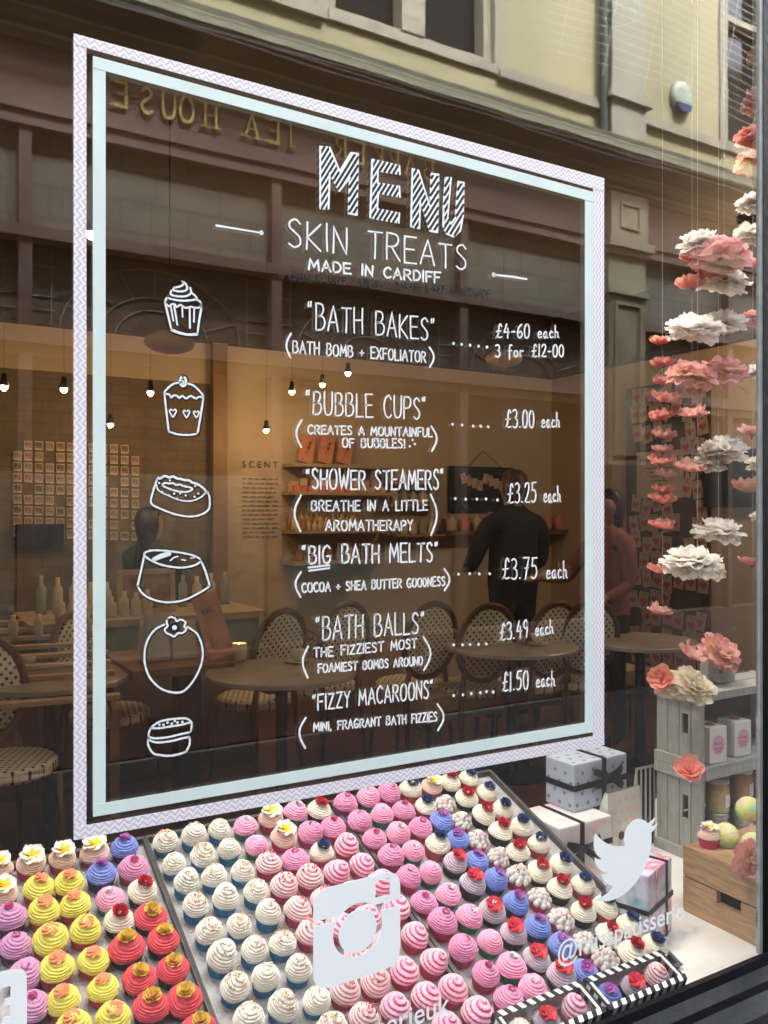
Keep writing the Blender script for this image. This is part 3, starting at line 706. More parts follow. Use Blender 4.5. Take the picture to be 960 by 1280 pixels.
T2 = [
 [('white', x, y) for x, y in ((206, 1054), (218, 1081), (232, 1106), (244, 1135), (259, 1167), (276, 1200), (293, 1237), (312, 1275))],
 [('white', x, y) for x, y in ((241, 1047), (253, 1072), (268, 1098), (282, 1127), (299, 1157), (316, 1190), (332, 1224), (352, 1260))],
 [('white', x, y) for x, y in ((274, 1039), (287, 1065), (303, 1091), (319, 1117), (335, 1145), (352, 1181), (374, 1214), (394, 1251), (414, 1290))],
 [('pinkgreen', 307, 1034), ('pinkgreen', 321, 1057), ('pinkwhite', 336, 1082), ('pinkwhite', 354, 1109), ('pinkwhite', 372, 1140), ('pinkwhite', 388, 1168), ('pinkwhite', 408, 1202), ('pinkwhite', 430, 1238), ('pinkwhite', 453, 1274)],
 [('frang', 339, 1026), ('frang', 354, 1048), ('lilac', 369, 1076), ('pinkwhite', 387, 1099), ('pinkwhite', 405, 1129), ('pinkswirl', 425, 1160), ('pinkwhite', 447, 1194), ('pinkwhite', 468, 1228), ('pinkswirl', 495, 1262)],
 [('pinkgreen', 368, 1018), ('lilac', 386, 1042), ('bluerose', 402, 1066), ('pinkswirl', 420, 1092), ('pinkswirl', 438, 1120), ('pinkswirl', 458, 1150), ('pinkswirl', 481, 1182), ('pinkswirl', 505, 1216), ('pinkswirl', 531, 1249), ('pinkswirl', 559, 1284)],
 [('redrose', 398, 1014), ('lilac', 417, 1037), ('pinkswirl', 433, 1058), ('pinkswirl', 451, 1082), ('pinkswirl', 474, 1108), ('pinkswirl', 496, 1138), ('pinkswirl', 517, 1171), ('pinkswirl', 540, 1203), ('pinkswirl', 567, 1238), ('pinkswirl', 597, 1270)]]
T3 = [
 list(zip(['lilac'] * 10, *zip(*[(432, 1006), (449, 1027), (468, 1050), (487, 1073), (509, 1099), (530, 1127), (553, 1156), (579, 1187), (607, 1220), (635, 1252)]))),
 list(zip(['pinkgreen', 'pinkgreen', 'pinkgreen', 'pinkgreen', 'pinkgreen', 'pinkgreen', 'pinkgreen', 'pinkgreen', 'pinkgreen', 'pinkgreen'], *zip(*[(460, 1000), (478, 1020), (497, 1043), (516, 1066), (537, 1092), (560, 1118), (585, 1147), (612, 1178), (639, 1210), (667, 1238)]))),
 list(zip(['lilac', 'lilac', 'lilac', 'bluerose', 'greyred', 'greyred', 'greyred', 'greyred', 'greyred', 'greyred'], *zip(*[(485, 994), (504, 1015), (525, 1037), (546, 1059), (567, 1080), (589, 1107), (615, 1138), (642, 1168), (671, 1198), (702, 1222)]))),
 list(zip(['bluerose', 'bluerose', 'blue', 'blue', 'blue', 'blue', 'blue', 'blue', 'blue', 'blue'], *zip(*[(513, 988), (531, 1009), (551, 1030), (572, 1052), (595, 1077), (618, 1102), (645, 1130), (671, 1160), (701, 1185), (730, 1216)]))),
 list(zip(['frang'] + ['cluster'] * 9, *zip(*[(539, 984), (557, 1004), (576, 1025), (598, 1049), (622, 1072), (647, 1097), (674, 1122), (701, 1150), (731, 1178), (758, 1202)]))),
 list(zip(['redrose'] * 10, *zip(*[(562, 980), (583, 998), (603, 1020), (625, 1042), (648, 1066), (674, 1090), (700, 1113), (729, 1141), (758, 1170), (789, 1195)]))),
 list(zip(['bluerose'] * 10, *zip(*[(586, 974), (607, 993), (628, 1013), (652, 1034), (674, 1057), (700, 1082), (729, 1107), (756, 1136), (786, 1160), (816, 1183)])))]
def cname(i, n):
    return 'leftmost column' if i == 0 else 'rightmost column' if i == n - 1 else '%s column' % ORD[i + 1]
traypos = {}
for T, tn in ((T1, 'left'), (T2, 'middle'), (T3, 'right')):
    for i, col in enumerate(T):
        for j, (k, x, y) in enumerate(col):
            ps = plane_pt(x, y, .026); traypos.setdefault(tn, []).append(ps)
            if T is T3 and ps.y < .145: pass
            place_cup(k, x, y, '%s, %s from back in %s of %s tray' % (KIND[k]['desc'], ORD[j + 1], cname(i, len(T)), tn), scale=1.065)

# ---- trays
M_tray = pm('tray_metal', (.10, .095, .095), .42, .18, 25, metal=.3)
M_liner = pm('tray_liner', (.36, .34, .345), .7, .22, 26, .3, 120, col2=(.50, .48, .475))
def tray(xa, xb, ya, yb, label, crumbs):
    ex = thing('baking_tray', label, 'tray', (xa, ya, z_tray(ya))); ex.rotation_euler = (AL, 0, 0)
    L = (yb - ya) / math.cos(AL); W = xb - xa
    m = MB(); m.bx((.0, .0, -.004), (W, L, -.0005)); m.build('tray_base', M_liner, ex)
    m = MB(); t, h = .004, .014
    m.bx((-t, -t, -.006), (W + t, -.0005, h)); m.bx((-t, L + .0005, -.006), (W + t, L + t, h)); m.bx((-t, -.0003, -.006), (-.0005, L + .0003, h)); m.bx((W + .0005, -.0003, -.006), (W + t, L + .0003, h))
    m.bx((-t - .004, -t - .004, h + .0004), (W + t + .004, .001, h + .003)); m.bx((-t - .004, L - .001, h + .0004), (W + t + .004, L + t + .004, h + .003)); m.bx((-t - .004, .0012, h + .0004), (.001, L - .0012, h + .003)); m.bx((W - .001, .0012, h + .0004), (W + t + .004, L - .0012, h + .003))
    m.build('rim', M_tray, ex)
    m = MB(); rnd = random.Random(len(label))
    for k in range(crumbs):
        s = rnd.uniform(.001, .0035); m.box((rnd.uniform(.01, W - .01), rnd.uniform(.01, L - .01), s * .3), (s, s * 1.4, s * .6), rnd.randrange(3), (0, 0, rnd.uniform(0, 3)))
    o = m.build('crumbs', [top_white, sp_or, sp_pink], ex); o['kind'] = 'stuff'
    return ex
yfront = min(p.y for p in traypos['right']) - .036
yb = max(p.y for p in traypos['right']) + .034
xs2 = [p.x for p in traypos['middle']]; xs3 = [p.x for p in traypos['right']]; xs1 = [p.x for p in traypos['left']]
e1 = max(xs1) + .034; e2a = min(xs2) - .031; e2b = max(xs2) + .032; e3a = min(xs3) - .030
TRAYS = (e1, e2a, e2b, e3a, max(xs3) + .033, yb)
mid23 = (e2b + e3a) / 2
tray(min(xs1) - .12, e1, yfront, yb, 'grey tray holding yellow, red and mauve cupcakes at left of display', 120)
tray(e2a, mid23 - .010, yfront, yb, 'grey metal tray of white, blue cased and pink cupcakes in the middle', 260)
tray(mid23 + .010, max(xs3) + .033, yfront, yb, 'grey metal tray of pink, blue and cream cupcakes at right of display', 160)
rp = thing('display_ramp', 'dark sloping stand under the three cupcake trays', 'display stand', (min(xs1) - .13, 0, BED))
m = MB(); W = max(xs3) + .033 - (min(xs1) - .13)
zz = lambda y: z_tray(y) - .012 - BED
m.prism([(yfront, .001), (yb, .001), (yb, zz(yb)), (yfront, zz(yfront))], lambda u, v, d: (d, u, v), W); m.build('ramp_board', M_dark, rp)

# ================================================================== ON THE GLASS: tape, menu, stickers
def tapemat(name):
    m = bpy.data.materials.new(name); m.use_nodes = True
    n, l = m.node_tree.nodes, m.node_tree.links; b = n['Principled BSDF']
    uv = n.new('ShaderNodeUVMap'); sp = n.new('ShaderNodeSeparateXYZ'); l.new(uv.outputs[0], sp.inputs[0])
    pp = n.new('ShaderNodeMath'); pp.operation = 'PINGPONG'; pp.inputs[1].default_value = .0068; l.new(sp.outputs[0], pp.inputs[0])
    ad = n.new('ShaderNodeMath'); ad.operation = 'ADD'; l.new(pp.outputs[0], ad.inputs[0]); l.new(sp.outputs[1], ad.inputs[1])
    dv = n.new('ShaderNodeMath'); dv.operation = 'DIVIDE'; dv.inputs[1].default_value = .0085; l.new(ad.outputs[0], dv.inputs[0])
    fr = n.new('ShaderNodeMath'); fr.operation = 'FRACT'; l.new(dv.outputs[0], fr.inputs[0])
    cr = n.new('ShaderNodeValToRGB'); cr.color_ramp.elements[0].position = .40; cr.color_ramp.elements[1].position = .55
    cr.color_ramp.elements[0].color = (.56, .52, .58, 1); cr.color_ramp.elements[1].color = (.80, .75, .80, 1)
    l.new(fr.outputs[0], cr.inputs[0]); l.new(cr.outputs[0], b.inputs['Base Color']); b.inputs['Roughness'].default_value = .6
    return m
M_chev = tapemat('chevron_tape'); M_mint = pm('mint_tape', (.61, .71, .69), .6, .05, 9)
def strip(mb, q, lift, uvs=None):
    """q: four glass points (u,v), in order; thin tape"""
    mb.prism(q, lambda u, v, d: onglass(u, v, d + lift), .0003)
def add_uv(o, axis):
    me = o.data; uv = me.uv_layers.new(name='UVMap')
    for lp in me.loops:
        c = me.vertices[lp.vertex_index].co
        uv.data[lp.index].uv = (c.x, c.z) if axis == 'h' else (c.z, c.x)
def tape_frame(name, label, O, I, mat_, lap, lift, chev):
    """O, I: outer and inner corners TL TR BR BL in pixels"""
    O = [G(*p) for p in O]; I = [G(*p) for p in I]
    t = thing(name, label, 'tape', (0, 0, 0))
    xl, xr = (O[0][0] + O[3][0]) / 2, (O[1][0] + O[2][0]) / 2; il, ir = (I[0][0] + I[3][0]) / 2, (I[1][0] + I[2][0]) / 2
    sides = [('v', [(xl, O[3][1]), (il, O[3][1]), (il, O[0][1]), (xl, O[0][1])], 0), ('v', [(ir, O[2][1]), (xr, O[2][1] ), (xr, O[1][1]), (ir, O[1][1])], 0),
             ('h', [(xl, I[0][1]), (xr, I[1][1]), (xr, O[1][1]), (xl, O[0][1])], .0004), ('h', [(xl, O[3][1]), (xr, O[2][1]), (xr, I[2][1]), (xl, I[3][1])], .0004)]
    for ax, q, lf in sides:
        m = MB(); strip(m, q, lf + lift); o = m.build('tape_strip', mat_, t)
        add_uv(o, ax)
tape_frame('chevron_tape', 'wide white and lilac chevron paper tape rectangle, outermost border of the menu', [(92, 42), (755, 223), (755, 931), (92, 1050)], [(108, 60), (741, 236), (741, 920), (108, 1031)], M_chev, 0, 0, True)
tape_frame('mint_tape', 'pale mint tape rectangle inside the chevron border around the menu', [(116, 70), (741, 240), (741, 915), (116, 1021)], [(132, 89), (731, 250), (731, 903), (132, 1003)], M_mint, 0, 0, False)

M_chalk = pm('white_pen', (.78, .80, .80), .6, 0); M_ink = pm('black_pen', (.012, .012, .014), .5, 0); M_vinyl = pm('white_vinyl', (.86, .89, .90), .45, .015, 5)
WP = 2.5
def entry(label, title, desc, price, dots, extra=None, tw=1.95):
    t = thing('menu_entry', label, 'menu lettering', (0, 0, 0), group='hand lettered menu entries on the glass')
    m = MB(); lettering(m, *title, wpx=tw); 
    if extra: strokes(m, *extra)
    m.build('title', M_chalk, t)
    m = MB()
    for d in desc[0]: lettering(m, *d, wpx=1.85)
    if desc[1]: strokes(m, (0, 0, 1), desc[1], 2.4)
    m.build('description', M_chalk, t)
    m = MB()
    for p in price: lettering(m, *p[:4], wpx=1.85, small=p[4] if len(p) > 4 else None)
    m.build('price', M_chalk, t)
    m = MB(); strokes(m, (0, 0, 1), ['%f,%f' % d for d in dots], 3.0); m.build('leader_dots', M_chalk, t)
# heading
t = thing('menu_heading', 'white outlined letters MENU with diagonal hatching at the top of the window', 'menu lettering', (0, 0, 0))
LET = {'M': [(0, 65), (57, 70), (118, 215), (185, 102), (228, 108), (220, 475), (170, 465), (178, 250), (115, 330), (57, 225), (50, 437), (0, 435)],
       'E': [(312, 143), (475, 180), (478, 230), (345, 208), (345, 285), (475, 305), (478, 368), (348, 340), (342, 440), (475, 465), (470, 522), (300, 490)],
       'N': [(553, 200), (590, 208), (660, 430), (668, 228), (710, 233), (703, 578), (658, 570), (600, 380), (595, 555), (545, 545)],
       'U': [(752, 252), (785, 252), (765, 490), (785, 528), (812, 490), (828, 275), (862, 282), (857, 480), (840, 570), (800, 605), (758, 588), (738, 545), (740, 440)]}
def hatch(poly, step, off, sx=.62):
    out = []; ks = [x + y * sx for x, y in poly]; k = min(ks) + off
    while k < max(ks):
        xs_ = []
        for i in range(len(poly)):
            (xa, ya), (xb, yb_) = poly[i], poly[(i + 1) % len(poly)]; ka, kb = xa + ya * sx, xb + yb_ * sx
            if (ka - k) * (kb - k) < 0:
                q = (k - ka) / (kb - ka); xs_.append((xa + (xb - xa) * q, ya + (yb_ - ya) * q))
        xs_.sort(key=lambda p: p[1])
        for i in range(0, len(xs_) - 1, 2):
            if math.dist(xs_[i], xs_[i + 1]) > 9: out.append((xs_[i], xs_[i + 1]))
        k += step
    return out
CR2 = (400, 170, 4.8)
for ch, poly in LET.items():
    m = MB(); cl = poly + [poly[0]]
    for i in range(len(poly)): strokes(m, CR2, ['%f,%f %f,%f' % (*cl[i], *cl[i + 1])], 2.4, 0, .0002 if i % 2 else 0)
    for a, b in hatch(poly, 30, 12): strokes(m, CR2, ['%f,%f %f,%f' % (*a, *b)], 2.0, 0, .0004)
    for a, b in hatch(poly, 30, 27): strokes(m, CR2, ['%f,%f %f,%f' % (*a, *b)], 3.4, 1, .00005)
    m.build('letter', [M_chalk, M_ink], t)
m = MB(); lettering(m, 'SKIN TREATS', (360, 308), (583, 338), (36, 30), 2.1); tag(m.build('menu_subheading', M_chalk), 'white handwritten words SKIN TREATS under the big heading', 'menu lettering')
m = MB(); lettering(m, 'MADE IN CARDIFF', (386, 337), (550, 354), 13, 2.4); tag(m.build('menu_note', M_chalk), 'small white handwritten words MADE IN CARDIFF under the subheading', 'menu lettering')
m = MB(); lettering(m, '* CRUELTY FREE * VEGAN * PARABEN FREE * HANDMADE', (350, 349), (612, 372), 9, 1.3); tag(m.build('menu_note', M_ink), 'faint black handwritten line reading CRUELTY FREE, VEGAN below white words', 'menu lettering')
m = MB(); strokes(m, (0, 0, 1), ['270,282 298,286.5 325,291', ('326.5,291', 5.2)], 2.4); tag(m.build('ornament_line', M_chalk), 'short white dash ending in a dot left of the subheading', 'ornament')
m = MB(); strokes(m, (0, 0, 1), [('617,343.5', 5.2), '617,343.5 640,346 658,349'], 2.4); tag(m.build('ornament_line', M_chalk), 'short white dash starting with a dot at right below subheading', 'ornament')
PL = lambda x0, ya, yb_, bow: '~%f,%f %f,%f %f,%f %f,%f' % (x0 + bow, ya, x0, ya + (yb_ - ya) * .35, x0, ya + (yb_ - ya) * .65, x0 + bow * .9, yb_)
entry('white handwritten menu entry BATH BAKES, topmost on the glass', ('"BATH BAKES"', (385, 411), (543, 426), (33, 27)),
      ([('BATH BOMB + EXFOLIATOR', (366, 441), (532, 453), (15, 13))], [PL(358.5, 417, 447, 5), PL(541.5, 434, 459, -5)]),
      [('£4-60 each', (619, 422), (698, 422.5), 17, (6, .92)), ('3 for £12-00', (619, 446), (704, 446), 15)], [(566.8, 429.4), (576.9, 430.5), (587.4, 431.6), (598, 432.7), (608.6, 434)])
entry('white handwritten menu entry BUBBLE CUPS, second from top', ('"BUBBLE CUPS"', (383, 518), (532, 524), (29, 27)),
      ([('CREATES A MOUNTAINFUL', (385, 542), (540, 546), 10.5), ('OF BUBBLES!', (428, 559), (506, 560), 11)], [PL(371, 525, 559, 6), PL(545, 533, 564, -6), '512,558', '518.5,555', '515.6,550']),
      [('£3.00 each', (631, 535), (699, 534), 22, (6, .85))], [(565.7, 530.5), (577.3, 531.4), (591.3, 532.7), (600.7, 532.7), (610, 533.6)])
entry('white handwritten menu entry SHOWER STEAMERS, third from top', ('"SHOWER STEAMERS"', (383, 611), (554, 612), (24, 24)),
      ([('BREATHE IN A LITTLE', (389.4, 638.6), (534, 637.8), 12.5), ('AROMATHERAPY', (407, 663), (515.5, 663), 12.6)], [PL(369, 619, 664, 7), PL(545, 618, 669, -7)]),
      [('£3.25 each', (634, 628.7), (700, 627.5), 25, (6, .8))], [(569, 623.4), (582, 624), (596, 624), (607.4, 623.8), (621.7, 625)], tw=2.2)
entry('white handwritten menu entry BIG BATH MELTS with BIG underlined', ('"BIG BATH MELTS"', (378, 705), (547, 702), (22, 24)),
      ([('COCOA + SHEA BUTTER GOODNESS', (377.5, 740.6), (556, 732), 11)], [PL(370, 715, 746, 6), PL(561, 711, 738, -6)]),
      [('£3.75 each', (627, 724), (708, 722.5), 26, (6, .8))], [(573, 717.8), (587, 717), (599, 717.6), (612, 717.3)], extra=((0, 0, 1), ['385.5,709.5 411.4,706.5', '386.2,713.4 411.4,710.2'], 2.4), tw=2.2)
entry('white handwritten menu entry BATH BALLS, second from bottom', ('"BATH BALLS"', (395, 801), (530, 791.5), (29, 26)),
      ([('THE FIZZIEST MOST', (392, 822), (520.8, 810), 11.4), ('FOAMIEST BOMBS AROUND', (397.6, 841), (528, 831), 10.5)], [PL(379, 808, 847, 6), PL(537, 796, 838, -8)]),
      [('£3.49 each', (624, 801), (691, 792), 21, (6, .85))], [(567, 806), (578, 806), (587.5, 805.7), (598, 805.5), (607.7, 805)])
entry('white handwritten menu entry FIZZY MACAROONS, lowest on the glass', ('"FIZZY MACAROONS"', (391, 888), (541, 872), (19, 22)),
      ([('MINI, FRAGRANT BATH FIZZIES', (392, 914), (546, 901), (10, 11))], [PL(375, 897, 935, 7), PL(553.5, 880, 913, -7)]),
      [('£1.50 each', (627, 865), (693, 857), 23, (6, .85))], [(567, 869.4), (578.6, 868.5), (589, 867), (600.4, 866), (608, 864.7), (616.3, 865)])
# drawings
def heart(cx, cy, s):
    return '~' + ' '.join('%f,%f' % (cx + s * x, cy + s * y) for x, y in ((0, -.55), (.55, -1.0), (1.0, -.5), (.6, .4), (0, 1.25), (-.6, .4), (-1.0, -.5), (-.55, -1.0), (0, -.55)))
DR = [('white line drawing of a cupcake with dripping icing, topmost of drawings', (170, 330, 8),
  ['287,385 330,560 352,660', ('352,660 430,690 510,708 612,705', 3.6), '612,705 630,560 650,450 645,400', '~287,385 300,350 320,320', '~320,318 318,340 400,362 500,368 600,352 590,320 560,295', '~350,270 350,308 420,325 500,322 545,295 548,270 540,240',
   '~380,235 372,262 430,275 490,268 510,240 490,195 462,178 475,200 440,225 380,238', '~600,355 640,380 652,430', '~300,400 330,425 355,405 385,405 405,430 440,410 465,425 500,440 540,430 570,435 600,440 640,435', ('345,425 372,570', 2.0), ('380,425 412,610', 2.4), ('460,430 464,530', 2.2), ('535,440 537,640', 2.6), ('580,440 577,580', 2.2)]),
 ('white line drawing of a cupcake with three hearts and a flame', (170, 450, 8),
  ['~450,225 370,240 300,300 285,340 300,500 325,710', '~325,715 420,745 520,750 612,738', '~612,738 640,580 668,380 640,320 570,255 505,235', '~290,340 330,345 350,375 375,355 410,360 430,380 460,360 500,385 545,360 595,385 625,370 665,372', ('~465,165 440,200 445,245 470,260 495,240 495,195 465,165', 3.4), ('~460,205 475,218 465,240', 1.6), (heart(367, 528, 34), 2.0), (heart(503, 536, 32), 2.0), (heart(602, 540, 28), 2.0)]),
 ('white line drawing of a speckled ring shaped shower steamer', (170, 580, 8),
  ['~210,150 170,270 150,390 250,450 400,505 540,525 650,505 725,450 735,350 715,280', ('~210,150 225,138 240,145 270,125 300,122 330,135 370,125 410,145 450,150 480,160 530,165 560,185 610,200 670,240 710,290', 3.2), ('~200,200 225,265 330,320 440,362 550,370 650,330 700,280', 2.0), ('~260,210 300,235 400,270 500,280 560,255 540,235 470,220 440,205 400,210 370,192 330,195 290,190 260,210', 2.6)] + [('%d,%d' % p, 2.4) for p in ((262, 278), (330, 312), (380, 297), (440, 295), (495, 315), (410, 345), (583, 327), (622, 295), (590, 220), (337, 163), (230, 190))]),
 ('white line drawing of a wide bath melt with shine marks', (150, 670, 6.857),
  ['~205,155 260,125 370,125 500,140 620,165 690,205 650,245 560,268 470,268 350,245 250,200 205,155', '205,175 180,290 148,430', '690,205 730,300 770,430', '~148,430 200,500 300,550 420,568 560,545 680,485 770,430', ('290,200 350,172 420,150', 6), ('~430,210 460,185 495,175', 1.8), ('525,203 560,208', 1.8), ('605,190 635,187', 1.8)]),
 ('white line drawing of a round bath ball with a flower on top', (160, 760, 8),
  ['~360,165 270,215 200,310 165,430 170,570 220,700 320,800 430,840 530,840 610,780 690,660 740,520 740,390 690,260 590,185', '~395,110 430,90 470,105 485,130 530,115 575,145 560,180 580,215 540,250 500,250 460,285 420,265 385,250 365,215 395,180 385,150 395,110', ('463,195', 5.5)]),
 ('white line drawing of a dotted macaron, lowest of drawings', (170, 880, 10.667),
  ['~200,310 300,240 420,208 540,195 650,190 710,215 740,260 730,370', '~205,320 320,320 440,300 600,275 715,245', '~200,310 170,380 165,435', '~165,435 240,455 330,452 450,435 600,400 730,370', '~155,470 240,505 330,510 480,490 600,460 715,435', '~715,435 710,540 665,635', '~155,470 165,560 230,655 330,680 430,690 560,670 675,632'] + [('%d,%d' % p, 2.8) for p in ((310, 275), (363, 275), (418, 245), (475, 262), (515, 225), (550, 245), (615, 238))])]
for lab, crop, sts in DR:
    t = thing('chalk_drawing', lab, 'drawing', (0, 0, 0), group='white drawings down the left of the menu')
    m = MB(); strokes(m, crop, sts, 2.45, 0, .0004); m.build('white_line', M_chalk, t)
    m = MB(); strokes(m, (crop[0] + .6, crop[1] + .5, crop[2]), [s if isinstance(s, tuple) else (s, 2.6) for s in sts], 5.2, 0); m.build('black_outline', M_ink, t)

# stickers
def fill(loops, name, mat_, parent=None, lift=.0002):
    bm = bmesh.new(); es = []
    for lp in loops:
        vs = [bm.verts.new(onglass(u, v, lift)) for u, v in lp]
        es += [bm.edges.new((vs[i], vs[(i + 1) % len(vs)])) for i in range(len(vs))]
    bmesh.ops.triangle_fill(bm, edges=es, use_beauty=True, use_dissolve=False)
    r = bmesh.ops.extrude_face_region(bm, geom=list(bm.faces))
    bmesh.ops.translate(bm, verts=[g for g in r['geom'] if isinstance(g, bmesh.types.BMVert)], vec=(0, -.0003, 0))
    bmesh.ops.recalc_face_normals(bm, faces=bm.faces)
    me = bpy.data.meshes.new(name); bm.to_mesh(me); bm.free(); me.materials.append(mat_)
    return link(name, me, parent)
def pxs(crop, pts, sm=False):
    if sm: pts = smooth_pts(pts + [pts[0]], 5)[:-1]
    return [G(crop[0] + u / crop[2], crop[1] + v / crop[2]) for u, v in pts]
cb = (730, 1010, 9.6)
def seg(*ps): return smooth_pts(list(ps), 5)[:-1]
bird = seg((130, 300), (200, 372), (285, 430), (390, 458), (490, 455)) + seg((490, 455), (478, 370), (500, 265), (560, 175), (640, 130), (715, 143), (765, 182)) + seg((765, 182), (810, 150), (852, 106)) + seg((852, 106), (838, 165), (805, 216)) + seg((805, 216), (845, 204), (882, 182)) + seg((882, 182), (850, 245), (806, 292)) + \
    seg((806, 292), (806, 420), (780, 570), (725, 720), (640, 865), (530, 990), (420, 1070), (300, 1112), (180, 1115), (98, 1095)) + seg((98, 1095), (210, 1065), (300, 1000), (350, 940)) + seg((350, 940), (270, 905), (222, 850), (205, 790)) + seg((205, 790), (240, 795), (275, 785)) + seg((275, 785), (190, 740), (140, 670), (122, 590)) + seg((122, 590), (165, 612), (210, 615)) + seg((210, 615), (140, 540), (112, 430), (130, 300))
t = thing('bird_sticker', 'white vinyl bird silhouette sticker with open beak stuck on the glass', 'sticker', (0, 0, 0)); fill([pxs(cb, bird)], 'bird_outline', M_vinyl, t)
ci = (370, 1070, 6.4)
def ell(cx, cy, rx, ry, a0, a1, n=22, sh=-.28):
    return [(cx + rx * math.cos(R(a0 + (a1 - a0) * k / n)) , cy - ry * math.sin(R(a0 + (a1 - a0) * k / n)) + sh * rx * math.cos(R(a0 + (a1 - a0) * k / n))) for k in range(n + 1)]
t = thing('camera_sticker', 'white vinyl camera emblem sticker over the middle tray of cupcakes', 'sticker', (0, 0, 0))
top_ = [(136, 520), (137, 400), (145, 335), (180, 295), (240, 255)] + [(400, 212), (560, 170), (700, 132)] + [(755, 128), (800, 145), (826, 185), (832, 230)] + [(832, 338)] + [(720, 368), (636, 388)] + ell(492, 590, 196, 212, 35, 155, 20)[:] + [(300, 488), (220, 508)]
sq = [(634, 200), (749, 174), (749, 305), (634, 332)]
fill([pxs(ci, top_), pxs(ci, sq)], 'emblem_top', M_vinyl, t)
bot = [(136, 562), (220, 545), (312, 526)] + ell(492, 590, 196, 212, 165, 380, 30) + [(676, 432), (760, 412), (832, 396), (832, 700), (825, 790), (790, 850), (745, 890), (600, 945), (400, 1010), (290, 1050), (210, 1058), (160, 1035), (138, 985)]
fill([pxs(ci, bot)], 'emblem_base', M_vinyl, t)
fill([pxs(ci, ell(492, 600, 152, 172, 0, 360, 40)[:-1])], 'emblem_lens', M_vinyl, t)
t = thing('letter_sticker', 'white rounded vinyl square sticker with cut out letter at the left edge', 'sticker', (0, 0, 0))
sqr = seg((-45, 1238), (-44, 1226), (-36, 1222)) + seg((18, 1211), (29, 1212), (34, 1221)) + seg((34, 1295), (32, 1306), (24, 1310)) + seg((-36, 1322), (-44, 1320), (-45, 1308))
fl = [(-8, 1320), (-8, 1275), (-17, 1276), (-17, 1262), (-8, 1260), (-6, 1244), (2, 1235), (13, 1232), (13, 1246), (6, 1248), (4, 1258), (13, 1256), (12, 1270), (4, 1271), (4, 1314)]
fill([pxs((0, 0, 1), sqr), pxs((0, 0, 1), [(-8, 1312) if p[1] > 1311 else p for p in fl])], 'square', M_vinyl, t)
def glass_text(body, pl, pr, label, bold):
    a, b = Vector(G(*pl)), Vector(G(*pr)); z0 = a.y
    vs, fs = text_mesh(body, (b - a).length, None, bold=bold)
    m = MB(); m.add([onglass(a.x + x, z0 + y * 1.02, .0004) for x, y in vs], fs)
    o = m.build('lettering', M_vinyl, fix=False); o.name = 'text_sticker'; tag(o, label, 'sticker')
glass_text('@misspatisserie', (697, 1204), (855, 1153), 'white vinyl words @misspatisserie along the glass under the bird', .006)
glass_text('/misspatisserieuk', (330, 1350), (562, 1256), 'white vinyl words ending in serieuk cut off by the photo bottom', .008)

# ================================================================== RIGHT SIDE OF THE DISPLAY
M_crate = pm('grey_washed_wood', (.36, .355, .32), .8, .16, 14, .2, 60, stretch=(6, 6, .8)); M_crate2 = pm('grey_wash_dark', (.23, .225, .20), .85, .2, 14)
def crate(x0, y0, z0, w_, d_, h_, label):
    t = thing('wooden_crate', label, 'crate', (x0, y0, z0), 0, 'grey washed crates stacked at right')
    for side, xo in ((0, 0), (1, w_)):
        m = MB(); n = 4; sw = d_ / n; sgn = -1 if side == 0 else 1
        for k in range(n):
            a, b = k * sw + .0012, (k + 1) * sw - .0012; xa, xb = (xo, xo + .010) if side == 0 else (xo - .010, xo)
            if k == 1:
                mid = (a + b) / 2
                m.bx((xa, a, .002), (xb, b, h_ * .44)); m.bx((xa, a, h_ * .70), (xb, b, h_ - .002))
                m.bx((xa, a, h_ * .4401), (xb, mid - .011, h_ * .6999)); m.bx((xa, mid + .011, h_ * .4401), (xb, b, h_ * .6999))
            else: m.bx((xa, a, .002), (xb, b, h_ - .002))
        for z in (0, h_ - .032):
            xa, xb = (xo - .009, xo - .0005) if side == 0 else (xo + .0005, xo + .009)
            m.bx((xa, -.002, z), (xb, d_ + .002, z + .032))
        bevel(m.build('side_panel', M_crate, t), .0012, 1)
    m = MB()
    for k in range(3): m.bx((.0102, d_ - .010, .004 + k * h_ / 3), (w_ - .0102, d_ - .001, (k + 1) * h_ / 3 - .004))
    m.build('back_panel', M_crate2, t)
    m = MB(); m.bx((.0102, .001, .0), (w_ - .0102, d_ - .0105, .011)); m.build('base_board', M_crate, t)
    m = MB()
    for k in range(2): m.bx((.0102, .001 + k * d_ * .5, h_ - .011), (w_ - .0102, (k + 1) * d_ * .47, h_ - .001))
    m.bx((.0102, -.004, h_ - .022), (w_ - .0102, .0005, h_ + .001)); m.build('top_board', M_crate, t)
    return t
cx, cyy = 2.094, .436
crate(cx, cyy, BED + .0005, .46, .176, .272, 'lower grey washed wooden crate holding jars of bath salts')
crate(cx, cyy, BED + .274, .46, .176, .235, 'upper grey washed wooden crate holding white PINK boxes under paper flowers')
ZU = BED + .274 + .012; ZT = BED + .274 + .236; ZL = BED + .012
